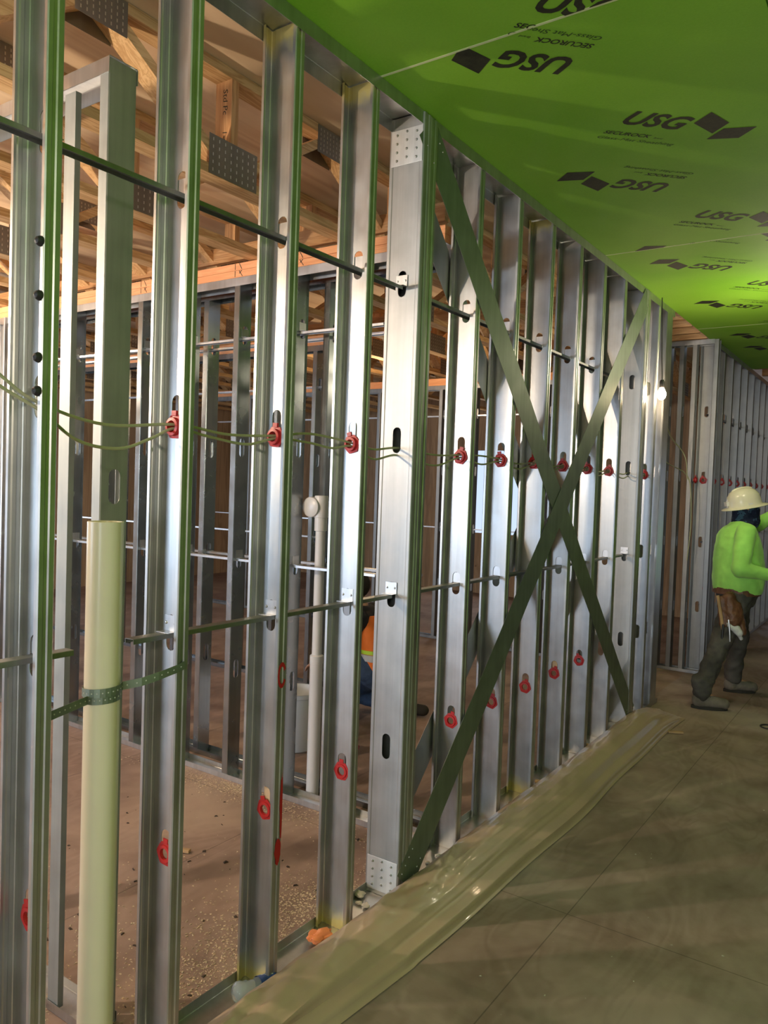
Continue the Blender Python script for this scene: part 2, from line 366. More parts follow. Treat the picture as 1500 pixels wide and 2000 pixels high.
# outside walls with openings
def wall_open(name, axis, pos, a0, a1, h, ops, m):
    bm = bmesh.new(); t = .05
    def b(u0, u1, z0, z1):
        if axis == 'Y': box(bm, u0, u1, pos-t/2, pos+t/2, z0, z1)
        else: box(bm, pos-t/2, pos+t/2, u0, u1, z0, z1)
    u = a0
    for (o0, o1, z0, z1) in ops:
        b(u, o0, 0, h); b(o0, o1, 0, z0); b(o0, o1, z1, h); u = o1
    b(u, a1, 0, h); struct(name, bm, m)
wall_open('wall_rear', 'Y', -5.1, -8.6, 3.0, 3.3, [(-7.3, -3.6, .8, 2.2), (.5, 2.3, .5, 2.5)], M['sheathing'])
wall_open('wall_left', 'X', -8.5, -5.2, 12, 3.3, [(-.2, 4.2, .75, 2.25)], M['sheathing'])
wall_open('wall_far', 'Y', 11, -8.6, -.4, 3.3, [(-4.5, -3.3, .95, 2.25)], M['sheathing'])
wall_open('wall_far.001', 'Y', 13.5, -.4, 3.0, 3.3, [(1.6, 2.6, 0, 2.2)], M['sheathing'])

# ------------------------------------------------------------------ printed marks on the ceiling
def text_mesh(body, size, shear=.0, off=0.0):
    cu = bpy.data.curves.new('t', 'FONT'); cu.body = body; cu.size = size; cu.shear = shear; cu.offset = off; cu.resolution_u = 3
    o = bpy.data.objects.new('t', cu); C.objects.link(o); bpy.context.view_layer.update()
    dg = bpy.context.evaluated_depsgraph_get(); me = bpy.data.meshes.new_from_object(o.evaluated_get(dg)); bpy.data.objects.remove(o); return me
T_USG = text_mesh('USG', .150, .28, .0045)
T_SEC = text_mesh('SECUROCK', .036, .28, .0007); T_BR = text_mesh('Brand', .016, .28); T_GL = text_mesh('Glass-Mat Sheathing', .037, .28)
def stamp(origin, flip, board, ymin, ymax):
    R = Vector((.73, .683, 0)); U = Vector((.683, -.73, 0))
    if flip: R, U = -R, -U
    O = Vector(origin); z = H-.0009
    def put(me, ox, oy, sx, sy, bm):
        b2 = bmesh.new(); b2.from_mesh(me)
        vs = {}
        for v in b2.verts: q = O+R*(ox+v.co.x*sx)+U*(oy+v.co.y*sy); vs[v.index] = bm.verts.new((q.x, q.y, z))
        for f in b2.faces:
            try: bm.faces.new([vs[v.index] for v in f.verts])
            except ValueError: pass
        b2.free()
    def cut_link(bm, nm, m):
        g = bm.verts[:]+bm.edges[:]+bm.faces[:]
        bmesh.ops.bisect_plane(bm, geom=g, plane_co=(0, ymin, 0), plane_no=(0, 1, 0), clear_inner=True)
        g = bm.verts[:]+bm.edges[:]+bm.faces[:]
        bmesh.ops.bisect_plane(bm, geom=g, plane_co=(0, ymax, 0), plane_no=(0, 1, 0), clear_outer=True)
        g = bm.verts[:]+bm.edges[:]+bm.faces[:]
        bmesh.ops.bisect_plane(bm, geom=g, plane_co=(1.196 if board[2] == 0 else 2.4, 0, 0), plane_no=(1, 0, 0), clear_outer=True)
        if len(bm.faces) == 0: bm.free(); return
        for f in bm.faces:
            f.normal_update()
            if f.normal.z > 0: f.normal_flip()
        me = bpy.data.meshes.new(nm); bm.to_mesh(me); bm.free(); link(nm, me, m, board[0])
    ux = .27/max(v.co.x for v in T_USG.vertices); uy = .106/max(v.co.y for v in T_USG.vertices)
    bm = bmesh.new(); put(T_USG, 0, 0, ux, uy, bm); cut_link(bm, 'printed_name', M['ink'])
    bm = bmesh.new()
    for pl in ([(.283, .062), (.298, .158), (.410, .096), (.398, .0)], [(.405, -.052), (.418, .048), (.53, .092), (.520, -.012)]):
        bm.faces.new([bm.verts.new((*(O+R*a+U*b).xy, z)) for a, b in pl])
    cut_link(bm, 'printed_emblem', M['ink'])
    sx = .20/max(v.co.x for v in T_SEC.vertices)
    bm = bmesh.new(); put(T_SEC, -.02, -.092, sx, 1.0, bm); put(T_BR, .195, -.092, 1, 1, bm); cut_link(bm, 'printed_words', M['ink'])
    gx = .335/max(v.co.x for v in T_GL.vertices)
    bm = bmesh.new(); put(T_GL, -.03, -.137, gx, .85, bm); cut_link(bm, 'printed_words', M['ink_thin'])
up_ = {1: [], 2: [-3.7, -2.5], }
stamps = []
for (o, i, j) in BOARDS:
    if j == 2: continue
    dx = 0 if j == 0 else 1.205; y0, y1 = SEAMS[i]+.003, SEAMS[i+1]-.003
    ups = {2: [-.15, 1.04, 2.235], 3: [1.87, 3.07, 4.265], 4: [4.53, 5.75, 6.95], 5: [7.0, 8.2, 9.3]}.get(i, [])
    dns = {2: [.5, 1.7], 3: [2.564, 3.788, 5.0], 4: [5.299, 6.469, 7.6], 5: [7.8, 8.45]}.get(i, [])
    if j == 1 and i in (2, 3): ups = [u-.4 for u in ups]; dns = [u-.4 for u in dns]
    for u in ups: stamp((.60+dx, u, 0), False, (o, i, j), y0, y1)
    for u in dns: stamp((.63+dx, u, 0), True, (o, i, j), y0, y1)

# ------------------------------------------------------------------ main stud wall
zc = H/2
me_main = stud_mesh(W, .041, H-.004, zc=zc, z0=.003); me_main.materials.append(M['stud'])
me_nohole = stud_mesh(W, .041, H-.004, zc=zc, z0=.003); me_nohole.materials.append(M['steel'])
track('top_track', (XC, -2.5, H), (XC, 6.36, H), W+.006, .05, 'long grey steel track along the top of the stud wall, under the ceiling edge', True)
track('bottom_track', (XC, -2.5, .001), (XC, 6.36, .001), W+.006, .035, 'long steel floor track holding the feet of the stud wall', False)
names = {-3: 'steel stud of the near wall, fourth left of the cream pipe', -2: 'steel stud of the near wall, third left of the cream pipe',
 -1: 'steel stud of the near wall outside the left picture edge', 0: 'leftmost tall steel stud with green reflecting flange, left of the cream pipe',
 1: 'tall steel stud just right of the cream pipe, holding the largest red grommet', 2: 'tall steel stud with red paint smears on its flange, second from the cream pipe',
 3: 'tall steel stud just left of the heavy post, orange scrap at its foot', 5: 'first steel stud right of the heavy post, behind the foot of the rising strap',
 6: 'second steel stud right of the heavy post, its web darker than its neighbours', 7: 'third steel stud right of the heavy post, brightest behind the strap crossing',
 8: 'fourth steel stud right of the heavy post, just left of where the straps cross', 9: 'fifth steel stud right of the heavy post, just right of where the straps cross',
 10: 'sixth steel stud right of the heavy post, last before the second strap post', 12: 'steel stud beside the lit bulb, between second strap post and wall corner'}
me_plain = me_main.copy(); me_plain.materials.clear(); me_plain.materials.append(M['steel'])
for k in range(-3, 13):
    if k in (4, 11): continue
    if k == 0: stud_o = stud('steel_stud', XC, Y(k), me_plain, M['steel'], names[k], z=zc, group=None)
    else: stud_o = stud('steel_stud', XC, Y(k), me_main if k in (2, 3, 7) else me_plain, M['stud'], names[k], z=zc)
    if k == 0:
        for zt_ in (2.169, 2.049, 1.911, 1.836):  # black knobs on the lip, taken for screw tips
            bm = bmesh.new(); lathe(bm, [(.0, -.016), (.008, -.012), (.012, -.004), (.012, .0)], 12, (0, 0, 0), 'Y'); sk = smooth(link('dark_knob', finish(bm, 'tip'), M['black'], stud_o)); sk.location = (.060, -.041, zt_-zc)
    if k == 2:
        def mark(outer, inner=None):
            bm = bmesh.new(); vo = [bm.verts.new((.0714, min(-.0003, max(-.0405, cy)), cz-zc)) for cy, cz in outer]
            if inner:
                vi = [bm.verts.new((.0714, min(-.0003, max(-.0405, cy)), cz-zc)) for cy, cz in inner]
                for q in range(1, len(vo)-2): bm.faces.new((vi[q], vi[q+1], vo[q+1], vo[q]))
            else: bm.faces.new(vo)
            pm = link('paint_mark', finish(bm, 'paint'), M['redpaint'], stud_o); pm['label'] = 'red spray paint smear'
        for cy, cz, ry, rz_ in ((-.005, .61, .007, .115), (-.016, .47, .015, .045)):
            mark([(cy+ry*random.uniform(.7, 1.2)*math.cos(2*PI*q/22), cz+rz_*random.uniform(.85, 1.05)*math.sin(2*PI*q/22)) for q in range(22)])
        mark([(-.021+.0195*math.cos(2*PI*q/14), 1.04+.042*math.sin(2*PI*q/14)) for q in range(15)], [(-.021+.011*math.cos(2*PI*q/14), 1.04+.028*math.sin(2*PI*q/14)) for q in range(15)])
# heavy strap posts: nested channels, closed web towards the camera, screwed plates at both ends
def strap_post(name, yf, label, nch=2, holes=HOLES, ztop=H):
    root = empty(name, (XC, yf, 0), label, 'steel post')
    ww = W+.016
    me = stud_mesh(ww, .050, ztop-.004, holes=holes, z0=.003, zc=0)
    a = link('channel', me, M['post_steel'], root); a.rotation_euler = (0, 0, PI); thick(a, .002)
    for q in range(1, nch):
        me2 = stud_mesh(ww-.004*0, .048, ztop-.006, holes=(), z0=.004, zc=0)
        b = link('channel', me2, M['steel'], root); b.rotation_euler = (0, 0, PI if q == 1 else 0); b.location = (0, .051*q, 0) if q == 1 else (0, .051*q+.04, 0); thick(b, .002)
    for zz0, zz1 in ((.02, .155), (H-.19, H-.052))[:2 if yf < 3 else 0]:
        bm = bmesh.new(); box(bm, -ww/2+.008, ww/2-.004, -.0035, -.0012, zz0, zz1); pl = link('end_plate', finish(bm, 'end_plate'), M['plate_light'], root); bevel(pl, .001)
        screws(pl, [(-ww/2+.035+i*.045, -.0034, zz0+.02+j*(zz1-zz0-.04)/3+(.008 if i == 1 else 0)) for i in range(3) for j in range(4)], 'Y', .0055, .005)
    return root
strap_post('strap_post', 2.605, 'heavy boxed steel post left of the crossing straps, screwed plates at top and foot')
strap_post('strap_post', 5.58, 'second boxed steel post right of the crossing straps, dark slot low in its web')
# corner post
cr = empty('corner_post', (XC, 6.10, 0), 'built-up steel corner post at the far end of the stud wall beside the bulb', 'steel post')
for q, yy in enumerate((.10, .15, .20)):
    a = link('channel', stud_mesh(W, .048, H-.006, holes=HOLES if q == 0 else (), z0=.003), M['steel'], cr); a.location = (0, yy, 0); thick(a, .002)
bm = bmesh.new(); box(bm, -W/2, W/2+.001, .202, .204, .003, H-.004); box(bm, W/2+.0008, W/2+.003, .05, .204, .003, H-.004); link('corner_cover', finish(bm, 'cc'), M['steel'], cr)

# flat diagonal straps, corridor face and room face
def strap(pa, pb, x, label, wd=.10, m=None):
    bm = bmesh.new(); n = 14; pa, pb = Vector(pa), Vector(pb); d = (pb-pa); t = d.normalized(); s = Vector((0, -t.z, t.y))
    for sgn in (0,):
        rows = []
        for i in range(n+1):
            p = pa+d*i/n; wob = .0012*math.sin(i*1.9)
            rows.append([bm.verts.new((x+wob+e, p.y+s.y*q*wd/2, p.z+s.z*q*wd/2)) for q, e in ((-1, .0), (1, .0))])
        for i in range(n): bm.faces.new((rows[i][0], rows[i][1], rows[i+1][1], rows[i+1][0]))
    o = link('diagonal_strap', finish(bm, 'strap'), m or M['strap']); thick(o, .0015)
    o.data.update()
    tag(o, label, 'steel strap')
    if x > 0: screws(o, [Vector((x+.0018, 0, 0))+Vector((0, c.y, c.z)) for end, sg in ((pa, 1), (pb, -1)) for i in range(4) for q in (-.3, .3) for c in [end+t*sg*(.02+.035*i)+Vector((0, s.y*q*wd, s.z*q*wd))]], 'X', .0038, .003, 1)
    return o
strap((0, 2.63, 3.04), (0, 5.67, .06), .0045, 'flat steel strap falling from the top of the heavy post to lower right', .15)
strap((0, 5.60, 3.03), (0, 2.65, .06), .008, 'flat steel strap rising from the foot of the heavy post to upper right', .15)
strap((0, 2.66, 3.02), (0, 5.60, .08), -W-.0045, 'flat strap on the room face of the wall, falling to the right behind the studs', .15, M['steel'])
strap((0, 5.60, 3.02), (0, 2.66, .08), -W-.008, 'flat strap on the room face of the wall, rising to the right behind the studs', .15, M['steel'])

# bridging channels through the web slots
def channel(y0, y1, z, label, x=XC):
    bm = bmesh.new(); w = .0335; h = .013
    prof = [(-w/2, -h), (-w/2, -.001), (-w/2+.001, 0), (w/2-.001, 0), (w/2, -.001), (w/2, -h)]
    a = [bm.verts.new((x+u, y0, z+v)) for u, v in prof]; b = [bm.verts.new((x+u, y1, z+v)) for u, v in prof]
    for i in range(5): bm.faces.new((a[i], a[i+1], b[i+1], b[i]))
    o = link('bridging_channel', finish(bm, 'bc'), M['steel_dull_dim']); thick(o, .0015); return tag(o, label, 'steel channel')
channel(-1.6, 2.585, 2.425, 'upper bridging channel through the stud slots, from left picture edge to heavy post')
channel(2.80, 5.30, 2.425, 'upper bridging channel through the stud slots right of the heavy post')
channel(-1.0, 1.19, 1.222, 'lower bridging channel stub at the left, ending behind the cream pipe')
channel(1.365, 2.585, 1.222, 'lower bridging channel with cut open end right of the cream pipe')
channel(2.80, 5.50, 1.222, 'lower bridging channel through the stud slots right of the heavy post')
# clips at the crossings
def clip_mesh():
    bm = bmesh.new()
    box(bm, -.026, .026, -.0012, .0004, -.004, .040); box(bm, -.026, .026, -.030, .0, -.0055, -.004)
    return finish(bm, 'clip')
cm = clip_mesh(); cm.materials.append(M['steel_bright'])
where = {0: 'leftmost stud', 1: 'stud right of the cream pipe', 2: 'stud with red paint smears', 3: 'stud left of the heavy post', 4: 'heavy post', 5: 'first stud right of the heavy post',
         6: 'second stud right of the heavy post', 7: 'third stud right of the heavy post', 8: 'fourth stud right of the heavy post', 9: 'fifth stud right of the heavy post', 10: 'sixth stud right of the heavy post', 11: 'second strap post', 12: 'stud beside the bulb'}
def clip(k, z, back):
    y = 2.6025 if k == 4 else (5.5775 if k == 11 else Y(k)-.003)
    o = bpy.data.objects.new('bridging_clip', cm); C.objects.link(o); o.location = (XC, y if not back else y+.004, z+.007)
    if back: o.rotation_euler = (0, 0, PI)
    lv = 'upper' if z > 2 else 'lower'
    tag(o, 'small clip on the %s channel, %s the %s' % (lv, 'behind' if back else 'screwed to', where[k]), 'steel clip', 'bridging clips of the near wall')
    screws(o, [(-.018, -.0012, .018), (.018, -.0012, .018)])
for k, b in ((0, 1), (1, 1), (2, 1), (3, 1), (4, 0), (5, 1), (6, 1), (7, 1), (8, 1), (9, 1), (10, 1)): clip(k, 2.425, b)
for k, b in ((0, 1), (1, 0), (2, 0), (3, 0), (4, 0), (5, 1), (6, 1), (7, 1), (8, 1), (9, 1), (10, 1), (11, 0)): clip(k, 1.222, b)
# red grommets
def grommet_mesh():
    bm = bmesh.new(); n = 6
    def ring(r, y, seg, rot=0): return [bm.verts.new((r*math.cos(2*PI*q/24+rot)*(1 if seg == 24 else 1), y, r*math.sin(2*PI*q/24+rot))) for q in range(24)]
    def hexr(r, q):   # hexagon outline sampled at 24 angles, softened corners
        a = (2*PI*q/24) % (PI/3)-PI/6; return min(r*math.cos(PI/6)/math.cos(a), r*.97)
    def hring(r, y): return [bm.verts.new((hexr(r, q)*math.cos(2*PI*q/24), y, hexr(r, q)*math.sin(2*PI*q/24))) for q in range(24)]
    rs = [hring(.037, -.0006), hring(.037, -.005), ring(.026, -.006, 24), ring(.0245, -.017, 24), ring(.0165, -.018, 24), ring(.0155, -.004, 24), ring(.0155, .012, 24), ring(.0185, .012, 24), ring(.0185, -.0006, 24)]
    for i in range(len(rs)-1):
        for q in range(24): bm.faces.new((rs[i][q], rs[i][(q+1) % 24], rs[i+1][(q+1) % 24], rs[i+1][q]))
    # locking tab into the slot above
    box(bm, -.009, .009, -.010, -.002, .030, .044)
    return finish(bm, 'grommet')
gme = grommet_mesh(); gme.materials.append(M['red'])
def grommet(x, y, z, label, group, rz=0, s=1, ry=0):
    o = bpy.data.objects.new('cable_grommet', gme); C.objects.link(o); o.location = (x, y, z); o.rotation_euler = (0, ry, rz); o.scale = (s, s, s)
    return tag(o, label, 'grommet', group)
rnd = random.Random(3)
for k in (1, 2, 3, 5, 6, 7, 8, 9, 10, 12):
    grommet(XC, Y(k)-.0028, 1.795+rnd.uniform(-.004, .004), 'red eye-height grommet in the %s' % where[k], 'eye-height red grommets', ry=rnd.uniform(-.3, .3))
for k in (0, 1, 2, 3, 5, 6, 7, 8, 9):
    grommet(XC, Y(k)-.0028, .588+rnd.uniform(-.008, .008), 'red knee-height grommet in the %s' % where[k], 'knee-height red grommets', ry=rnd.uniform(-.3, .3)).scale.y = .35
# tan plugs seen through two knee-height slots
for k in (2, 8):
    bm = bmesh.new(); box(bm, -.015, .015, .004, .016, .60, .655); o = link('wood_shim', finish(bm, 'shim'), M['cork']); o.location = (XC, Y(k), 0); bevel(o, .003)
    tag(o, 'tan shim behind the knee-height slot of the %s' % where[k], 'wood scrap')

# cables
def cable(pts, label, r=.0042, m='cable', flat=True):
    bm = bmesh.new(); tube_pts(bm, spline(pts, 7), r, 8); o = link('electrical_cable', finish(bm, 'cable'), M[m]); smooth(o, 60)
    return tag(o, label, 'cable')
g = lambda k, dx=0, dz=0: (XC+dx, Y(k), 1.795+dz)
cable([(-.09, .45, 2.35), (-.075, .80, 2.02), (-.07, 1.0, 1.87), g(0, 0, .02), (XC, 1.28, 1.780), g(1, .004, .004), (XC, 1.70, 1.786), g(2, 0, .003), (XC, 2.05, 1.815), (XC, 2.18, 1.812), g(3, 0, .004), (XC, 2.45, 1.785), (XC, 2.62, 1.80), (XC, 2.9, 1.787), g(5, 0, .004), (XC, 3.33, 1.805), g(6, 0, .004), (XC, 3.74, 1.785), g(7, 0, .004), (XC, 4.15, 1.785), g(8, 0, .004), (XC, 4.55, 1.785), g(9, 0, .004), (XC, 4.96, 1.785), g(10, 0, .004), (XC, 5.45, 1.785), (XC, 5.60, 1.80), (XC, 5.8, 1.79), g(12, 0, 0), (XC, 6.08, 1.78), (XC+.01, 6.14, 1.74)],
      'upper of the two pale cables running through the eye-height red grommets')
cable([(-.09, .42, 2.33), (-.08, .78, 2.00), (-.078, .98, 1.86), g(0, .003, .002), (XC, 1.20, 1.735), (XC, 1.32, 1.722), (XC, 1.42, 1.755), g(1, -.004, -.006), (XC, 1.62, 1.775), (XC, 1.78, 1.762), g(2, 0, -.006), (XC, 2.08, 1.785), (XC, 2.2, 1.775), g(3, 0, -.006), (XC, 2.45, 1.748), (XC, 2.62, 1.772), (XC, 2.9, 1.742), g(5, 0, -.007), (XC, 3.33, 1.765), g(6, 0, -.006), (XC, 3.74, 1.758), g(7, 0, -.006), (XC, 4.15, 1.76), g(8, 0, -.006), (XC, 4.55, 1.76), g(9, 0, -.006), (XC, 4.96, 1.76), g(10, 0, -.006), (XC, 5.45, 1.757), (XC, 5.60, 1.775), (XC, 5.8, 1.76), g(12, 0, -.01), (XC, 6.08, 1.72), (XC+.01, 6.14, 1.66)],
      'lower of the two pale cables, sagging deepest between the leftmost studs')
cable([(-.075, 6.34, 2.52), (-.16, 6.75, 2.35), (-.2, 7.2, 2.17), (-.16, 7.45, 2.06), (-.13, 7.50, 1.96), (-.12, 7.52, 1.80)], 'pale cable looping down in the recess beyond the wall corner', .005)
cable([(-.10, 6.34, 2.02), (-.15, 6.9, 1.93), (-.17, 7.3, 1.90), (-.14, 7.5, 1.86), (-.1, 7.56, 1.75), (-.08, 7.57, 1.4), (-.10, 7.575, 1.05)], 'lower pale cable in the recess beyond the wall corner', .005)

# bare bulbs of the temporary lighting string, one added behind the viewer
def bulb(loc, strength, label, col=(1, .74, .45), ztop=H):
    b = empty('pendant_bulb', loc, label, 'light bulb')
    gm = plain('bulb_glass', (1, .9, .7), .2, Emission_Color=(*col, 1), Emission_Strength=strength)
    bm = bmesh.new(); lathe(bm, [(.0, -.058), (.014, -.055), (.026, -.042), (.032, -.022), (.030, -.004), (.022, .014), (.014, .028), (.013, .034)], 20); smooth(link('glass_bulb', finish(bm, 'bulb'), gm, b))
    bm = bmesh.new(); lathe(bm, [(.0, .090), (.012, .088), (.018, .075), (.018, .036), (.0155, .032), (0, .032)], 16); smooth(link('socket', finish(bm, 'socket'), M['black'], b))
    bm = bmesh.new(); tube_pts(bm, [(0, 0, .088), (-.01, 0, .25), (-.02, .01, (ztop-loc[2])*.6), (-.03, .01, ztop-loc[2]-.002)], .0035, 6); link('cord', finish(bm, 'cord'), M['black'], b)
bulb((.06, 5.87, 2.40), 230, 'glowing bare bulb hanging beside the corner of the stud wall')
bulb((-1.7, .4, 2.35), 2600, 'bare bulb in the room outside the left picture edge', (1, .80, .58), 3.27)
bulb((-3.9, 2.2, 2.50), 1400, 'second bare bulb in the room outside the left picture edge', (1, .80, .58), 3.27)
bulb((-2.6, 6.2, 2.62), 500, 'bare bulb in the far room behind the stud rows', (1, .74, .46), 3.27)
bulb((.89, 5.9, 2.66), 430, 'bare bulb over the corridor just outside the right picture edge', (1, .86, .62))
bulb((1.9, -.9, 2.30), 1150, 'added bare bulb in the corridor behind the viewer', (1, .86, .66))  # added unseen bulb to light the right wall and near ceiling

# ------------------------------------------------------------------ chase wall at the left, cross walls of the room
CW = .092
def xwall_stud(x, y, z1, me, label, group=None, m='steel'):   # stud of a wall running along X: web faces +X, flange faces the camera side
    return stud('steel_stud', x, y, me, M[m], label, rz=-PI/2, group=group)
def web_mesh(w, b, Hh, m, holes=HOLES):
    me = stud_mesh(w, b, Hh, holes=holes, z0=.003, zc=0, groove=False); me.materials.append(M[m]); return me
me_ch = web_mesh(CW, .041, 2.828, 'steel_grey', holes=(1.62,))
yc = 1.43+CW/2
stud('steel_stud', -.30, yc, me_ch, M['steel'], 'broad steel end stud of the low chase wall, behind the cream pipe', rz=-PI/2)
stud('steel_stud', -1.15, yc, me_ch, M['steel'], 'steel stud of the low chase wall, seen left of the leftmost tall stud', rz=-PI/2)
bm = bmesh.new()
for a_, b_ in (((-.510, 1.432), (-.459, 1.432)), ((-.459, 1.432), (-.459, 1.450)), ((-.510, 1.432), (-.510, 1.450))):
    bm.faces.new([bm.verts.new(v) for v in ((*a_, .02), (*b_, .02), (*b_, 2.775), (*a_, 2.775))])
bmesh.ops.remove_doubles(bm, verts=bm.verts[:], dist=.0001)
o = link('furring_channel', finish(bm, 'fc'), M['steel_grey']); thick(o, .0015); tag(o, 'slim grey furring channel seen just right of the leftmost tall stud', 'steel channel')
track('top_track', (-2.0, yc, 2.832), (-.297, yc, 2.832), CW+.004, .045, 'short bright steel track capping the low chase wall at upper left', True, M['steel_bright'])
track('bottom_track', (-2.0, yc, .001), (-.297, yc, .001), CW+.004, .03, 'floor track of the low chase wall behind the cream pipe', False)
# first cross wall
ZT = 2.745; Y1 = 3.073
me_x = web_mesh(CW, .041, ZT-.004, 'steel_slate'); xs1 = [-.62, -1.02, -1.43, -1.835, -2.24, -2.65, -2.93, -3.36, -4.2, -4.6]
ord_ = ['first', 'second', 'third', 'fourth', 'fifth', 'sixth', 'seventh', 'eighth', 'ninth', 'tenth', 'eleventh', 'twelfth', 'thirteenth', 'fourteenth', 'fifteenth', 'sixteenth']
for q, x in enumerate(xs1):
    stud('steel_stud', x, Y1+CW/2, me_x, M['steel'], '%s stud from the right in the front cross wall under the orange timber' % ord_[q].capitalize(), rz=-PI/2, group=None)
me_w = web_mesh(.12, .041, ZT-.004, 'steel_bright', holes=())
stud('steel_stud', -3.78, Y1+.02, me_w, M['steel_bright'], 'pale broad stud of the front cross wall, at the left picture edge', rz=0)
track('top_track', (-5.2, Y1+CW/2, ZT), (-.16, Y1+CW/2, ZT), CW+.004, .045, 'steel top track of the front cross wall under the orange timber', True, M['steel_bright'])
track('bottom_track', (-5.2, Y1+CW/2, .001), (-.16, Y1+CW/2, .001), CW+.004, .03, 'pale steel floor track of the front cross wall on the brown floor', False, M['steel_bright'])
for q, (z0, z1) in enumerate(((ZT+.001, ZT+.038), (ZT+.039, ZT+.077))):
    bm = bmesh.new(); box(bm, -5.2, -.16, Y1-.001, Y1+CW+.002, z0, z1); o = link('timber_plate', finish(bm, 'tp'), M['plate_wood']); bevel(o, .002)
    tag(o, '%s orange pine plate lying on the front cross wall' % ('lower' if q == 0 else 'upper'), 'timber plate')
    def strokes(segs, parent):
        bm = bmesh.new()
        for (xa, za, xb, zb) in segs: obox(bm, (xa, Y1-.0016, za), (xb, Y1-.0016, zb), (0, 1, 0), .0006, .0035)
        k_ = link('pencil_mark', finish(bm, 'pm'), M['ink'], parent)
    for x0 in (-1.45, -1.02, -2.24):
        za, zb = z0+.004, z1-.002
        if q: strokes([(x0-.02, za, x0-.02, zb), (x0+.01, zb, x0+.03, za)], o)
        else: strokes([(x0-.02, za, x0-.02, zb), (x0+.03, zb, x0+.012, (za+zb)/2), (x0+.01, zb, x0+.035, za)], o)
def channel_x(x0, x1, yy, z, label):
    bm = bmesh.new(); w = .0335; h = .013
    prof = [(-w/2, -h), (-w/2, -.001), (-w/2+.001, 0), (w/2-.001, 0), (w/2, -.001), (w/2, -h)]
    a = [bm.verts.new((x0, yy+u, z+v)) for u, v in prof]; b = [bm.verts.new((x1, yy+u, z+v)) for u, v in prof]
    for i in range(5): bm.faces.new((a[i], a[i+1], b[i+1], b[i]))
    o = link('bridging_channel', finish(bm, 'bc'), M['steel_bright']); thick(o, .0015); return tag(o, label, 'steel channel')
for z, nm in ((2.425, 'upper'), (1.222, 'lower')):
    channel_x(-4.9, -.5, Y1+CW/2, z, '%s bridging channel of the front cross wall' % nm)
for x in xs1[:8]:
    for z in (2.425, 1.222):
        o = bpy.data.objects.new('bridging_clip', cm); C.objects.link(o); o.location = (x+.0015, Y1+CW/2, z+.007); o.rotation_euler = (0, 0, PI/2)
        tag(o, '%s bridging clip on the %s stud from the right in the front cross wall' % ('upper' if z > 2 else 'lower', ord_[xs1.index(x)]), 'steel clip', 'bridging clips of the cross wall')
# second row just behind, and further cross walls
def cross_wall(yy, xs, zt, x0, x1, where_, mm='steel_slate', plates=True):
    me = web_mesh(CW, .041, zt-.004, mm)
    for q, x in enumerate(xs):
        stud('steel_stud', x, yy+CW/2, me, M[mm], '%s stud from the right in the %s' % (ord_[q].capitalize(), where_), rz=-PI/2)
    track('top_track', (x0, yy+CW/2, zt), (x1, yy+CW/2, zt), CW+.004, .045, 'steel top track of the %s' % where_, True, M[mm])
    track('bottom_track', (x0, yy+CW/2, .001), (x1, yy+CW/2, .001), CW+.004, .03, 'steel floor track of the %s' % where_, False, M[mm])
    if plates:
        bm = bmesh.new(); box(bm, x0, x1, yy, yy+CW, zt+.001, zt+.077); o = link('timber_plate', finish(bm, 'tp'), M['plate_wood']); bevel(o, .002); tag(o, 'doubled orange pine plate on the %s' % where_, 'timber plate')
    channel_x(x0+.2, x1-.2, yy+CW/2, 2.425, 'upper bridging channel of the %s' % where_); channel_x(x0+.2, x1-.2, yy+CW/2, 1.222, 'lower bridging channel of the %s' % where_)
cross_wall(Y1+.175, [-.49, -.945, -1.40, -1.86, -2.32, -2.78, -3.24, -3.7], ZT, -5.2, -.16, 'second stud row close behind the front cross wall')
cross_wall(4.85, [-.6-.4064*q for q in range(12)], ZT, -6.0, -1.9, 'third stud row, in the middle of the room') if False else None
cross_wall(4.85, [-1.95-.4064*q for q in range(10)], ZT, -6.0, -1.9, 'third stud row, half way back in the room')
cross_wall(7.3, [-1.0-.4064*q for q in range(12)], ZT, -6.3, -.9, 'far stud row at the back of the room', 'steel_dull_dim')

# ------------------------------------------------------------------ floor trusses
ZB, ZTT = 2.827, 3.268; TH = .038; TW = .089
def truss(x, label):
    t = empty('floor_truss', (x, 0, 0), label, 'truss', 'wooden floor trusses over the room')
    return t
tm = {}
y0t, y1t = -3.0, 10.6
bm = bmesh.new(); box(bm, -TW/2, TW/2, y0t, y1t, ZTT-TH, ZTT); tm['top_chord'] = (finish(bm, 'top_chord'), 'lumber')
bm = bmesh.new(); box(bm, -TW/2, TW/2, y0t, y1t, ZB, ZB+TH); tm['bottom_chord'] = (finish(bm, 'bottom_chord'), 'lumber')
verts_, diags, plates = [], [], []
yb = 2.27; P_ = 1.22
for q in range(-4, 7):
    by = yb+P_*q
    if by < y0t+.7 or by > y1t-.7: continue
    verts_.append(by); diags.append((by-.03, by-P_/2, by)); diags.append((by+.03, by+P_/2, by))
    plates.append((by, 0)); plates.append((by+P_/2, 1))
vbm = bmesh.new(); box(vbm, -TW/2, TW/2, -TH/2, TH/2, ZB+TH, ZTT-TH); me_v = finish(vbm, 'web_upright'); me_v.materials.append(M['lumber_z'])
def diag_mesh(sgn):
    bm = bmesh.new(); obox(bm, (0, sgn*.045, ZB+TH+.012), (0, sgn*(P_/2-.035), ZTT-TH-.012), (1, 0, 0), TW, TH); return finish(bm, 'web_diagonal')
me_d = {s_: diag_mesh(s_) for s_ in (-1, 1)}
for m_ in me_d.values(): m_.materials.append(M['lumber'])
M['tooth'] = plain('plate_teeth', (.55, .48, .38), .4, .6)
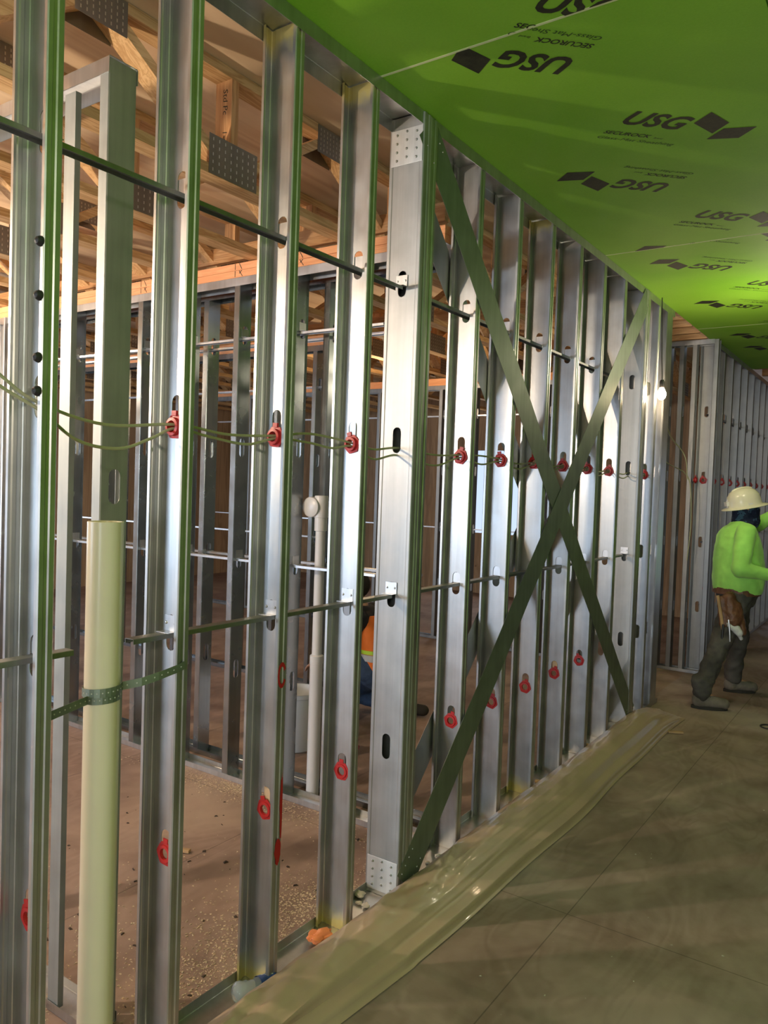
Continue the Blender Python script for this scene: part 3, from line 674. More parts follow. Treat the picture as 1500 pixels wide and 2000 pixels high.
def plate_mesh(low):
    bm = bmesh.new(); teeth = bmesh.new(); h = .155 if low else .125; z = ZB-.0 if low else ZTT-h; wd = .26 if low else .20
    for sx in (-1, 1):
        xa = sx*(TW/2+.0008); box(bm, min(xa, xa+sx*.001), max(xa, xa+sx*.001), -wd/2, wd/2, z+.002, z+h-.002)
        for i in range(8):
            for j in range(5):
                yy = -wd/2+.02+i*(wd-.04)/7; zz = z+.02+j*(h-.04)/4; box(teeth, min(xa+sx*.001, xa+sx*.0022), max(xa+sx*.001, xa+sx*.0022), yy-.0022, yy+.0022, zz-.006, zz+.006)
    n0 = len(bm.faces); tmp = bpy.data.meshes.new('t'); teeth.to_mesh(tmp); teeth.free(); bm.from_mesh(tmp); bm.faces.ensure_lookup_table()
    for f in bm.faces[n0:]: f.material_index = 1
    me = finish(bm, 'connector_plate'); me.materials.append(M['plate']); me.materials.append(M['tooth']); return me
me_p = {0: plate_mesh(True), 1: plate_mesh(False)}
for nm, (me, mm) in tm.items(): me.materials.append(M[mm])
txs = [-.715-.61*q for q in range(13)]
for q, x in enumerate(txs):
    t = truss(x, 'wooden floor truss with steel plates, %s counting from the near stud wall' % ord_[q])
    for nm, (me, mm) in tm.items():
        o = bpy.data.objects.new(nm, me); C.objects.link(o); o.parent = t
    off = 0 if q % 2 == 0 else 0.0
    for vy in verts_:
        o = bpy.data.objects.new('web_upright', me_v); C.objects.link(o); o.parent = t; o.location = (0, vy, 0)
        for s_ in (-1, 1):
            d = bpy.data.objects.new('web_diagonal', me_d[s_]); C.objects.link(d); d.parent = t; d.location = (0, vy, 0)
    for (py, k_) in plates:
        if q > 7 and False: break
        o = bpy.data.objects.new('connector_plate', me_p[k_]); C.objects.link(o); o.parent = t; o.location = (0, py, 0)
    if q == 0:      # grade stamp on the upright
        for body, zz, sz in (('Std Pc', 3.20, .040), ('1-40', 3.04, .040)):
            me = text_mesh(body, sz, .15); bmx = bmesh.new(); bmx.from_mesh(me)
            vy = verts_[min(range(len(verts_)), key=lambda i: abs(verts_[i]-2.27))]
            for v in bmx.verts: v.co = Vector((.018+v.co.y*.9-.02, vy-TH/2-.0006, zz-v.co.x))
            link('grade_stamp', finish(bmx, 'st'), M['ink'], t)
# strongback boards running across through the trusses
for q, (yy, z0, z1, lb) in enumerate(((3.30, 2.93, 3.02, 'first cross board threaded through the trusses above the front cross wall'), (5.4, 2.93, 3.06, 'second cross board threaded through the trusses further back'), (.9, 2.95, 3.05, 'cross board threaded through the trusses near the left picture edge'))):
    bm = bmesh.new(); box(bm, -7.9, -.30, yy, yy+.038, z0, z1); o = link('strongback_board', finish(bm, 'sb'), M['lumber_x']); bevel(o, .002); tag(o, lb, 'timber board')

# ------------------------------------------------------------------ recess beyond the corner and the far stretch of wall
YR = 7.60
me_r = web_mesh(CW, .041, H-.004, 'steel_dull_dim')
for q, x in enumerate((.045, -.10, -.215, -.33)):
    stud('steel_stud', x-.002, YR+CW/2, me_r, M['steel_dull_dim'], '%s stud from the right in the recess wall beyond the bulb' % ord_[q].capitalize(), rz=-PI/2 if q else PI/2)
track('top_track', (-.42, YR+CW/2, H), (.045, YR+CW/2, H), CW+.004, .045, 'short steel top track of the recess wall beyond the bulb', True)
track('bottom_track', (-.42, YR+CW/2, .001), (.045, YR+CW/2, .001), CW+.004, .03, 'short floor track of the recess wall beyond the bulb', False)
me_side = web_mesh(CW, .041, H-.004, 'steel')
for q, yy in enumerate((6.62, 7.02, 7.42)):
    stud('steel_stud', -.47, yy, me_side, M['steel'], '%s stud in the left side wall of the recess, counting from the wall corner' % ord_[q].capitalize())
track('top_track', (-.47, 6.4, H), (-.47, 7.6, H), CW+.004, .045, 'steel top track on the left side of the recess', True)
track('bottom_track', (-.47, 6.4, .001), (-.47, 7.6, .001), CW+.004, .03, 'floor track on the left side of the recess', False)
for q, yy in enumerate((6.40, 6.70, 7.0, 7.3, 7.58)):
    bm = bmesh.new(); box(bm, -.9, -.02, yy, yy+.038, H+.006, H+.15); o = link('ceiling_joist', finish(bm, 'cj'), M['lumber_x']); tag(o, '%s dark timber joist over the recess, counting from the wall corner' % ord_[q], 'joist', 'joists over the recess')
me_far = stud_mesh(W, .041, H-.004, z0=.003, zc=0); me_far.materials.append(M['steel_dull_dim'])
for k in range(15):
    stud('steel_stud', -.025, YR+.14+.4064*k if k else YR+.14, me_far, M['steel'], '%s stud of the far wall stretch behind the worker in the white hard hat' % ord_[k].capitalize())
track('top_track', (-.025, YR+CW, H), (-.025, 13.4, H), W+.006, .05, 'steel top track of the far wall stretch, running to the right picture edge', True)
track('bottom_track', (-.025, YR+CW, .001), (-.025, 13.4, .001), W+.006, .035, 'floor track of the far wall stretch behind the worker', False)
channel(YR+.2, 13.0, 2.425, 'upper bridging channel of the far wall stretch', -.025)
channel(YR+.2, 13.0, 1.222, 'lower bridging channel of the far wall stretch', -.025)
for k in range(11):
    grommet(-.025, YR+.14+.4064*k-.003, 1.80, '%s red grommet of the far wall stretch, counting from the recess, above the hard hat' % ord_[k], 'far wall red grommets', ry=rnd.uniform(-.3, .3))
grommet(-.08, YR+.045, 1.80, 'red grommet at eye height on the recess wall beside the loose cables', 'recess red grommets', rz=PI/2)
grommet(.047, YR+.045, .80, 'red grommet at hip height on the recess wall', 'recess red grommets', rz=PI/2)
for q, yy in enumerate((9.9, 10.5, 11.1, 11.7, 12.3)):
    bm = bmesh.new(); box(bm, 0, 2.74, yy, yy+.089, H+.06, H+.20); o = link('ceiling_joist', finish(bm, 'cj'), M['lumber_x']); tag(o, '%s timber joist beyond the end of the green ceiling' % ord_[q], 'joist', 'joists beyond the green ceiling')

# ------------------------------------------------------------------ pipes
def pipe(name, x, y, r, z0, z1, label, m):
    bm = bmesh.new(); lathe(bm, [(r, z0), (r, z1-.001), (r-.001, z1), (r-.006, z1), (r-.0065, z1-.002), (r-.0065, z0)], 40, (0, 0, 0)); o = link(name, finish(bm, name), M[m]); o.location = (x, y, 0); smooth(o, 40); return tag(o, label, 'pipe')
pipe('drain_pipe', XC, 1.285, .0445, .002, 1.535, 'thick cream plastic pipe standing upright with an open top, left foreground', 'pvc')
# perforated strap: left stud -> around the pipe -> right stud
sp_ = []
R_ = .0465; cx, cy = XC, 1.285
path = [(-.010, Y(0)-.02, 1.086), (-.016, Y(0)+.01, 1.086), (cx+.047*math.cos(math.radians(-82)), cy+.047*math.sin(math.radians(-82)), 1.086)]
for k, a in enumerate(range(-66, 415, 16)):
    f = k/30; rr = .0462+.0028*f; path.append((cx+rr*math.cos(math.radians(a)), cy+rr*math.sin(math.radians(a)), 1.086+.024*f))
path += [(-.015, 1.365, 1.117), (-.003, 1.41, 1.126), (.0028, Y(1)-.041, 1.136), (.0030, Y(1)-.012, 1.143)]
def band(paths, hw, nm):
    bm = bmesh.new(); rows = [[bm.verts.new((p[0], p[1], p[2]-hw)), bm.verts.new((p[0], p[1], p[2]+hw))] for p in paths]
    for i in range(len(rows)-1): bm.faces.new((rows[i][0], rows[i+1][0], rows[i+1][1], rows[i][1]))
    return finish(bm, nm)
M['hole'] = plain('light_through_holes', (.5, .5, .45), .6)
o = link('perforated_strap', band(path, .011, 'ps'), M['strap']); thick(o, .001); tag(o, 'perforated steel band tying the cream pipe to the studs either side', 'pipe strap')
bm = bmesh.new()
pp = [Vector(p) for p in path]; acc = 0
for i in range(len(pp)-1):
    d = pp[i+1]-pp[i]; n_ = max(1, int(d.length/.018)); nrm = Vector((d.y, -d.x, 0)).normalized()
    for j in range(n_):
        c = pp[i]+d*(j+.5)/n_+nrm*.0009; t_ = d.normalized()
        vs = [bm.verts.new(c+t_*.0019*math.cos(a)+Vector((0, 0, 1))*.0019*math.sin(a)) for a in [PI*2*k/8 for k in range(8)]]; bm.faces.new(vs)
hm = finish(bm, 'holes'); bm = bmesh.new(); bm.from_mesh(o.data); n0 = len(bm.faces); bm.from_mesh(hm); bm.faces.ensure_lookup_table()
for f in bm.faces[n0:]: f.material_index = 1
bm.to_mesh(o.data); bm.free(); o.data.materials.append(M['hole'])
# white vent pipe with valve in the cross wall
vx, vy = -.93, Y1+.135
v = empty('vent_pipe', (vx, vy, 0), 'slim white plastic pipe with a round valve on top, standing in the cross wall', 'pipe')
bm = bmesh.new(); lathe(bm, [(.026, .70), (.026, 1.44)], 28); bm2 = bm; smooth(link('upper_pipe', finish(bm, 'up'), M['pvcw'], v))
bm = bmesh.new(); lathe(bm, [(.034, .003), (.034, .70), (.036, .705), (.036, .745), (.030, .75), (.026, .752)], 28); smooth(link('lower_pipe', finish(bm, 'lp'), M['pvcw'], v))
bm = bmesh.new(); lathe(bm, [(.026, 1.40), (.033, 1.402), (.033, 1.47), (.038, 1.472), (.038, 1.575), (.034, 1.585), (.0, 1.587)], 28); smooth(link('socket_fitting', finish(bm, 'sf'), M['pvcw'], v))
bm = bmesh.new(); lathe(bm, [(.0, -.055), (.040, -.055), (.052, -.048), (.054, -.030), (.050, -.022), (.028, -.016), (.028, .0)], 28, (-.035, 0, 1.525), 'Y'); smooth(link('round_valve', finish(bm, 'rv'), M['pvcw'], v))

# ------------------------------------------------------------------ plastic sheet over the stack along the wall
def sheet():
    bm = bmesh.new(); ny, nx = 190, 40; rs = random.Random(5)
    y0, y1 = -.6, 6.02
    # cross-section (x, z) polyline: wall-side edge, ridge, long slope, step, floor edge
    def sect(y):
        t = (y-1.7)/4; w = .285+.012*math.sin(y*2.1)+.006*math.sin(y*5.3); 
        if y < 2.3: w = .225+.05*max(0, (y-1.7))/.6
        e = min(1, max(0, (6.02-y)/.45)); hh = (.115+.008*math.sin(y*1.3+1))*(.25+.75*e**.6)
        xr = .072+.010*math.sin(y*1.7+.5)
        xl = .012+.006*math.sin(y*3.1)
        return [(xl, .004), (xl+.006, hh*.72), (xr, hh), (xr+.055, hh*.97), (xr+.12, hh*.70), (w-.055, hh*.42), (w-.012, hh*.30), (w-.004, .010), (w+.012, .004)]
    rows = []
    for i in range(ny+1):
        y = y0+(y1-y0)*i/ny; sec = sect(y); L_ = [0]
        for a, b in zip(sec, sec[1:]): L_.append(L_[-1]+math.hypot(b[0]-a[0], b[1]-a[1]))
        row = []
        for j in range(nx+1):
            s_ = L_[-1]*j/nx; k = 0
            while k < len(L_)-2 and L_[k+1] < s_: k += 1
            f = (s_-L_[k])/(L_[k+1]-L_[k]); x = sec[k][0]+(sec[k+1][0]-sec[k][0])*f; z = sec[k][1]+(sec[k+1][1]-sec[k][1])*f
            u = j/nx
            if .1 < u < .82:
                amp = .0034*math.exp(-((u-.40)/.20)**2)*(1.6 if y < 2.8 else .8)
                wv = math.sin(17*y+22*u+2.5*math.sin(3*y))+.6*math.sin(41*y-19*u+2*math.sin(7*y+u*9))+.4*math.sin(73*y+50*u)
                z += amp*wv; x += amp*.4*math.sin(29*y+13*u)
                z += .0085*max(0, math.sin(9.5*y+14*u+1.2*math.sin(2.3*y)))**6*math.exp(-((u-.33)/.14)**2)*(1.6 if y < 3.1 else .9)
                z += .0022*math.sin(95*u+3*y+math.sin(4*y))*(.4+.6*math.sin(1.3*y)**2)
            row.append(bm.verts.new((x, y+.01*math.sin(9*u+1)*(1 if i == ny else 0), max(.003, z))))
        rows.append(row)
    for i in range(ny):
        for j in range(nx): bm.faces.new((rows[i][j], rows[i+1][j], rows[i+1][j+1], rows[i][j+1]))
    bm.faces.new(rows[-1]) ; bm.faces.new(rows[0][::-1])
    return finish(bm, 'sheet')
M['plastic'] = plain('plastic_sheet', (.50, .36, .26), .33, var=.10, vscale=3, bump=.12, bscale=14)
M['plastic'].node_tree.nodes['Principled BSDF'].inputs['Coat Weight'].default_value = .1
o = link('plastic_sheet', sheet(), M['plastic']); smooth(o, 50); tag(o, 'long crumpled tan plastic sheet draped over a low stack along the stud wall', 'plastic sheet')

# ------------------------------------------------------------------ litter on the floor
# water bottle
bt = empty('water_bottle', (-.012, 1.86, .046), 'crushed clear water bottle with a blue label lying on the floor at the wall foot', 'bottle')
bt.rotation_euler = (0, math.radians(6), math.radians(72))
mg, ntg, pg = mat('clear_plastic'); pg.inputs['Base Color'].default_value = (.86, .9, .95, 1); pg.inputs['Roughness'].default_value = .08; pg.inputs['Transmission Weight'].default_value = .75; pg.inputs['IOR'].default_value = 1.3
bm = bmesh.new(); prof = [(.0, -.10), (.024, -.098), (.031, -.09), (.032, -.078), (.0285, -.070), (.032, -.060), (.0285, -.050), (.032, -.040), (.0285, -.030), (.032, -.02), (.032, .045), (.030, .052), (.026, .066), (.017, .082), (.013, .09), (.013, .105)]
rg = lathe(bm, prof, 28, (0, 0, 0), 'X')
rb = random.Random(2)
for v_ in bm.verts:
    d = 1+.10*math.sin(v_.co.x*70+v_.co.y*60)*(1 if v_.co.x < 0 else .3); v_.co.y *= d; v_.co.z *= d*.96
smooth(link('bottle_body', finish(bm, 'bb'), mg, bt), 50)
bm = bmesh.new(); lathe(bm, [(.0331, -.018), (.0333, .042)], 28, (0, 0, 0), 'X'); M['blue'] = plain('blue_label', (.03, .07, .28), .35, var=.5, vscale=30); smooth(link('label_band', finish(bm, 'lb'), M['blue'], bt))
bm = bmesh.new()
for a0 in (20, 75, 130):
    for k in range(3):
        a = math.radians(a0+k*9); obox(bm, (-.006+k*.012, .0337*math.cos(a), .0337*math.sin(a)), (.008+k*.012, .0337*math.cos(a), .0337*math.sin(a)), (0, -math.sin(a), math.cos(a)), .004, .0006)
link('label_lettering', finish(bm, 'll'), M['pvcw'], bt)
bm = bmesh.new(); lathe(bm, [(.0, .118), (.013, .118), (.0148, .115), (.0148, .103), (.013, .102)], 20, (0, 0, 0), 'X'); smooth(link('bottle_cap', finish(bm, 'bc'), M['pvcw'], bt))
def lump(name, loc, dims, m, label, cat, seed, noise=.25, sub=3, group=None, rz=0):
    bm = bmesh.new(); bmesh.ops.create_icosphere(bm, subdivisions=sub, radius=1); rs = random.Random(seed); ph = [rs.uniform(0, 6) for _ in range(6)]
    for v_ in bm.verts:
        c = v_.co.copy(); d = 1+noise*(math.sin(c.x*3+ph[0])*math.sin(c.y*4+ph[1])+.5*math.sin(c.z*6+ph[2]+c.x*5)+.3*math.sin(c.x*11+ph[3])*math.sin(c.y*9+ph[4]))
        v_.co = Vector((c.x*dims[0], c.y*dims[1], max(-dims[2], c.z*dims[2]*1.0)))*d
    mz = min(v_.co.z for v_ in bm.verts)
    for v_ in bm.verts: v_.co.z -= mz
    o = link(name, finish(bm, name), M[m]); o.location = loc; o.rotation_euler = (0, 0, rz); smooth(o, 30); return tag(o, label, cat, group)
lump('rubber_glove', (-.055, 2.205, .003), (.028, .046, .020), 'orange', 'crumpled orange rubber scrap lying in the floor track between two studs', 'rubber scrap', 4, .35, rz=-.5)
for q, (x, y, s_) in enumerate(((-.135, 2.545, .028), (-.02, 2.515, .022), (-.065, 2.50, .018), (-.10, 2.50, .015), (-.045, 3.02, .020), (-.02, 2.90, .016), (-.06, 2.95, .012))):
    lump('stone_chip', (x, y, .003), (s_, s_*.7, s_*.4), 'stone', '%s pale plaster chip at the foot of the heavy post, counting from the left' % ord_[q], 'rubble', 20+q, .3, 2, 'pale chips at the post foot', rz=q)
for q, (x, y, L_, a) in enumerate(((-.98, 2.36, .09, .4), (-.03, 1.66, .06, 1.0), (-.05, 4.15, .05, .2), (-.04, 3.78, .05, 1.4), (.33, 5.62, .10, .5), (-.05, 4.95, .06, .2))):
    bm = bmesh.new(); box(bm, -L_/2, L_/2, -.012, .012, .003, .016); o = link('wood_scrap', finish(bm, 'ws'), M['scrap']); o.location = (x, y, 0); o.rotation_euler = (0, 0, a); bevel(o, .002)
    tag(o, ['small wood offcut on the brown room floor left of the third stud', 'flat tan scrap on the floor at the lower left beside the bottle', 'wood chip at the foot of the fourth stud right of the heavy post', 'wood chip at the foot of the third stud right of the heavy post',
            'reddish wood scrap at the far end of the plastic sheet', 'wood chip at the foot of the sixth stud right of the heavy post'][q], 'wood scrap')
def scatter(name, m, n, rect, smin, smax, seed, label, cat, avoid=None, cluster=None):
    rs = random.Random(seed); bm = bmesh.new()
    for _ in range(n):
        if cluster: c = rs.choice(cluster); x, y = rs.gauss(c[0], c[2]), rs.gauss(c[1], c[3])
        else: x, y = rs.uniform(*rect[:2]), rs.uniform(*rect[2:])
        if avoid and avoid(x, y): continue
        s_ = rs.uniform(smin, smax); a = rs.uniform(0, PI); ca, sa = math.cos(a), math.sin(a); w = s_*rs.uniform(.15, .7); h = s_*.25
        P = [(-s_, -w), (s_, -w), (s_*.7, w), (-s_*.6, w)]
        lo = [bm.verts.new((x+u*ca-v*sa, y+u*sa+v*ca, .0006)) for u, v in P]; hi = [bm.verts.new((x+.7*(u*ca-v*sa), y+.7*(u*sa+v*ca), h+rs.uniform(0, h))) for u, v in P]
        for i in range(4): bm.faces.new((lo[i], lo[(i+1) % 4], hi[(i+1) % 4], hi[i]))
        bm.faces.new(hi)
    o = link(name, finish(bm, name), M[m]); o['kind'] = 'stuff'; return tag(o, label, cat)
M['dust'] = plain('sawdust', (.64, .51, .36), .9, var=.25, vscale=90)
scatter('sawdust', 'dust', 6500, None, .0012, .006, 1, 'pale sawdust and wood crumbs on the brown room floor behind the near studs', 'sawdust', lambda x, y: x > -.145, [(-.26, 1.95, .08, .25), (-.30, 2.0, .11, .3), (-.25, 2.4, .07, .15), (-.35, 1.95, .16, .3), (-.7, 1.75, .35, .45), (-1.25, 3.02, .10, .025), (-.3, 2.35, .12, .2), (-.9, 2.97, .35, .05), (-1.5, 2.98, .3, .05), (-.5, 1.4, .3, .3)])
M['dark_dirt'] = plain('dark_crumbs', (.06, .04, .03), .9)
scatter('dirt_crumbs', 'dark_dirt', 260, (-3.2, -.2, .8, 3.0), .002, .012, 2, 'dark crumbs and splinters scattered over the brown room floor', 'dirt')
scatter('floor_crumbs', 'stone', 90, (.36, 1.8, .9, 6), .001, .005, 3, 'tiny pale crumbs scattered over the corridor floor', 'dirt')
# bucket and round thing in the room, ring on the corridor floor
bk = empty('plastic_bucket', (-1.50, 3.72, 0), 'white plastic bucket standing on the floor behind the cross wall', 'bucket')
bm = bmesh.new(); lathe(bm, [(.0, .003), (.125, .003), (.135, .02), (.148, .33), (.155, .335), (.155, .36), (.146, .36), (.140, .33), (.128, .02), (0, .015)], 32); smooth(link('bucket_body', finish(bm, 'bk'), M['bucket'], bk))
bm = bmesh.new(); tube_pts(bm, [(.156*math.cos(a), .156*math.sin(a)*.98, .33-.12*math.sin(a)) for a in [PI*k/14 for k in range(15)]], .003, 6); link('handle', finish(bm, 'hd'), M['screw'], bk)
lump('plastic_bag', (-1.20, 3.80, .003), (.10, .08, .05), 'pink', 'crumpled pink plastic bag beside the white bucket', 'plastic bag', 9, .3)
bm = bmesh.new(); tube_pts(bm, [(.055*math.cos(a), .055*math.sin(a), .006) for a in [2*PI*k/32 for k in range(33)]], .005, 8); o = link('cable_ring', finish(bm, 'ring'), M['cable_dark']); o.location = (.83, 6.22, 0); tag(o, 'thin dark ring lying on the corridor floor at the right picture edge', 'ring')

# ------------------------------------------------------------------ people
M['skin'] = plain('skin', (.50, .27, .17), .5, var=.06, vscale=20)
M['hiviz'] = plain('lime_shirt', (.40, .86, .16), .8, var=.10, vscale=9, bump=.5, bscale=9, Sheen_Weight=.2)
M['trouser'] = plain('dusty_work_trousers', (.085, .078, .070), .9, var=.45, vscale=7, bump=.6, bscale=14)
M['boot'] = plain('dusty_boot_leather', (.20, .17, .14), .8, var=.3, vscale=14, bump=.3)
M['sole'] = plain('boot_sole', (.04, .035, .03), .8)
M['gaiter'] = plain('navy_camo_gaiter', (.012, .022, .07), .8, bump=.5, bscale=20)
nt = M['gaiter'].node_tree; _v = nt.nodes.new('ShaderNodeTexNoise'); _v.inputs['Scale'].default_value = 26; _tc = nt.nodes.new('ShaderNodeTexCoord'); nt.links.new(_tc.outputs['Object'], _v.inputs['Vector'])
_r = nt.nodes.new('ShaderNodeValToRGB'); _r.color_ramp.interpolation = 'CONSTANT'; _r.color_ramp.elements[0].color = (.008, .014, .05, 1); _r.color_ramp.elements[1].color = (.045, .10, .18, 1); _r.color_ramp.elements[1].position = .56
nt.links.new(_v.outputs['Fac'], _r.inputs['Fac']); nt.links.new(_r.outputs['Color'], nt.nodes['Principled BSDF'].inputs['Base Color'])
M['hat'] = plain('white_hard_hat', (.80, .76, .62), .22)
M['leather'] = plain('brown_leather', (.16, .07, .035), .45, var=.35, vscale=20, bump=.4)
M['hair'] = plain('dark_hair', (.015, .010, .008), .7, bump=.6, bscale=90)
M['white'] = plain('white_cloth', (.75, .74, .72), .8)
M['vest'] = plain('orange_vest', (.95, .22, .03), .7, bump=.3, bscale=12)
M['lime'] = plain('lime_band', (.55, .85, .06), .6); M['silver'] = plain('reflective_band', (.6, .6, .6), .35)
M['jeans'] = plain('blue_jeans', (.05, .09, .18), .85, var=.3, vscale=12, bump=.4)
M['darkcloth'] = plain('dark_shirt', (.02, .022, .03), .8)
def capsule(bm, p0, p1, r0, r1, n=16):
    p0, p1 = Vector(p0), Vector(p1); d = (p1-p0).normalized(); pts = []; rad = []
    for k in range(6): a = PI/2*k/6; pts.append(p0-d*r0*math.cos(a)); rad.append(max(.0006, r0*math.sin(a)))
    for k in range(1, 7): f = k/7; pts.append(p0.lerp(p1, f)); rad.append(r0+(r1-r0)*f)
    for k in range(7): a = PI/2*k/6; pts.append(p1+d*r1*math.sin(a)); rad.append(max(.0006, r1*math.cos(a)))
    tube_pts(bm, pts, rad, n)
def ellip(bm, c, r, rot=None, sub=3):
    b = bmesh.new(); bmesh.ops.create_icosphere(b, subdivisions=sub, radius=1); R = Matrix.Rotation(math.radians(rot[1]), 3, rot[0]) if rot else Matrix.Identity(3); vs = {}
    for v in b.verts: vs[v.index] = bm.verts.new(R @ Vector((v.co.x*r[0], v.co.y*r[1], v.co.z*r[2]))+Vector(c))
    for f in b.faces: bm.faces.new([vs[v.index] for v in f.verts])
    b.free()
def loft(bm, secs, n=28):
    """closed tube of ellipse cross-sections (cx, cy, z, rx, ry)"""
    rings = [[bm.verts.new((cx+rx*math.cos(2*PI*k/n), cy+ry*math.sin(2*PI*k/n), z)) for k in range(n)] for cx, cy, z, rx, ry in secs]
    for i in range(len(rings)-1):
        for k in range(n): bm.faces.new((rings[i][k], rings[i][(k+1) % n], rings[i+1][(k+1) % n], rings[i+1][k]))
    bm.faces.new(rings[0][::-1]); bm.faces.new(rings[-1])
def blob(name, bm, m, parent, vox=.010, sm=6, dis=0, dsz=.06, cut=None):
    o = link(name, finish(bm, name), m, parent)
    md = o.modifiers.new('remesh', 'REMESH'); md.mode = 'VOXEL'; md.voxel_size = vox; md.use_smooth_shade = True
    s_ = o.modifiers.new('smooth', 'SMOOTH'); s_.iterations = sm; s_.factor = .5
    if dis:
        tx = bpy.data.textures.new(name+'_folds', 'CLOUDS'); tx.noise_scale = dsz; tx.noise_depth = 1
        d_ = o.modifiers.new('folds', 'DISPLACE'); d_.texture = tx; d_.strength = dis; d_.texture_coords = 'LOCAL'; d_.mid_level = .5
    return o
def hand(bm, wrist, dirv, palm_n, side, curl=.7, s=1.0):
    """palm, four bent fingers of unequal length and a thumb; side = direction of the thumb edge"""
    w = Vector(wrist); d = Vector(dirv).normalized(); n = Vector(palm_n).normalized(); t = Vector(side).normalized()
    for q in (-.028, -.010, .010, .028): capsule(bm, w+t*q*.7*s, w+d*.085*s+t*q*s, .016*s, .013*s, 10)
    for q, L_ in ((.030, .070), (.010, .080), (-.010, .075), (-.029, .058)):
        p = w+d*.088*s+t*q*s; a = 0; seg = (L_*.45, L_*.32, L_*.25)
        for i, l in enumerate(seg):
            a += curl*(.45 if i == 0 else .6); v = (d*math.cos(a)+n*math.sin(a)); e = p+v*l*s; capsule(bm, p, e, (.0095-.001*i)*s, (.0085-.001*i)*s, 10); p = e
    p = w+d*.025*s+t*.032*s
    for i, (l, k) in enumerate(((.042, .9), (.032, .6), (.026, .3))):
        v = (d*(1-k*.5)+t*k+n*(.25+.2*i)).normalized(); e = p+v*l*s; capsule(bm, p, e, (.0125-.0015*i)*s, (.011-.0015*i)*s, 10); p = e

# --- worker in the corridor: +x is the way he faces, +y his left (away from the camera)
wk = empty('person', (.462, 6.843, 0), 'worker in white hard hat, navy face covering and lime shirt walking at the right edge', 'person', rz=YAW)
RH, LH = (-.02, -.10, .90), (.03, .10, .90)
RK, LK = (-.20, -.20, .50), (.13, .20, .50)
RA, LA = (-.36, -.27, .11), (.13, .28, .11)
RS, LS = (-.04, -.20, 1.38), (.06, .19, 1.38)
RE, LE = (-.115, -.29, 1.10), (.30, .30, 1.43)
RW, LW = (.16, -.30, 1.055), (.52, .24, 1.62)
bm = bmesh.new()
loft(bm, [(0, 0, .84, .10, .13), (0, 0, .95, .13, .155), (.01, 0, 1.08, .13, .15), (.0, 0, 1.22, .12, .155), (-.01, 0, 1.34, .11, .17), (0, 0, 1.42, .07, .10)])
for a, k, f in ((RH, RK, RA), (LH, LK, LA)):
    capsule(bm, a, k, .078, .052); capsule(bm, k, f, .050, .034); capsule(bm, f, (f[0]+.15, f[1]-.01, .06), .034, .028)
for s_, e, w in ((RS, RE, RW), (LS, LE, LW)): capsule(bm, s_, e, .050, .040); capsule(bm, e, w, .040, .026)
capsule(bm, (0, 0, 1.38), (.03, 0, 1.50), .055, .052)
ellip(bm, (.035, 0, 1.575), (.095, .075, .118)); capsule(bm, (.075, 0, 1.50), (.085, 0, 1.495), .045, .035)
capsule(bm, (.118, 0, 1.585), (.138, 0, 1.56), .011, .015, 10)   # nose
for sy in (-1, 1): ellip(bm, (.025, sy*.078, 1.565), (.022, .010, .032)); ellip(bm, (.118, sy*.030, 1.598), (.010, .014, .009))
ellip(bm, (.122, 0, 1.525), (.012, .024, .007))
hand(bm, (.17, -.30, 1.052), (1, 0, -.05), (0, 1, -.1), (0, .1, 1), .8)
hand(bm, (.52, .24, 1.62), (.9, -.2, .35), (.1, -.2, -1), (.2, -1, 0), .5)
body = blob('body', bm, M['skin'], wk, .006, 4)
# eyes
for sy in (-1, 1):
    bm = bmesh.new(); ellip(bm, (.122, sy*.030, 1.600), (.010, .013, .009), sub=2); e = link('eye', finish(bm, 'eye'), M['hair'], body); smooth(e)
bm = bmesh.new(); ellip(bm, (.012, 0, 1.60), (.088, .082, .095)); link('hair', finish(bm, 'hair'), M['hair'], wk)
# shirt
bm = bmesh.new()
loft(bm, [(.010, 0, .885, .178, .200), (.010, 0, .93, .190, .212), (.012, 0, 1.02, .198, .212), (.005, 0, 1.13, .188, .205), (-.005, 0, 1.25, .172, .205), (-.010, 0, 1.34, .150, .205), (-.005, 0, 1.40, .118, .165), (.01, 0, 1.445, .082, .095), (.02, 0, 1.475, .068, .072)])
capsule(bm, RS, RE, .078, .068); capsule(bm, RE, (RW[0]-.05, RW[1], RW[2]+.005), .068, .046); capsule(bm, (RW[0]-.06, RW[1], RW[2]+.005), (RW[0]-.005, RW[1], RW[2]), .038, .036)
capsule(bm, LS, LE, .078, .062); capsule(bm, LE, (LW[0]-.05, LW[1]+.01, LW[2]-.05), .060, .042)
shirt = blob('shirt', bm, M['hiviz'], wk, .009, 5, .014, .08)
# trousers
bm = bmesh.new()
loft(bm, [(0, 0, .78, .125, .165), (0, 0, .86, .150, .180), (0, 0, .95, .158, .185)])
for a, k, f in ((RH, RK, RA), (LH, LK, LA)):
    capsule(bm, (a[0], a[1], a[2]-.03), k, .112, .082); capsule(bm, k, (f[0], f[1], f[2]+.04), .080, .068); capsule(bm, (f[0], f[1], f[2]+.10), (f[0]+.005, f[1], f[2]+.015), .073, .070)
blob('trousers', bm, M['trouser'], wk, .010, 4, .028, .06)
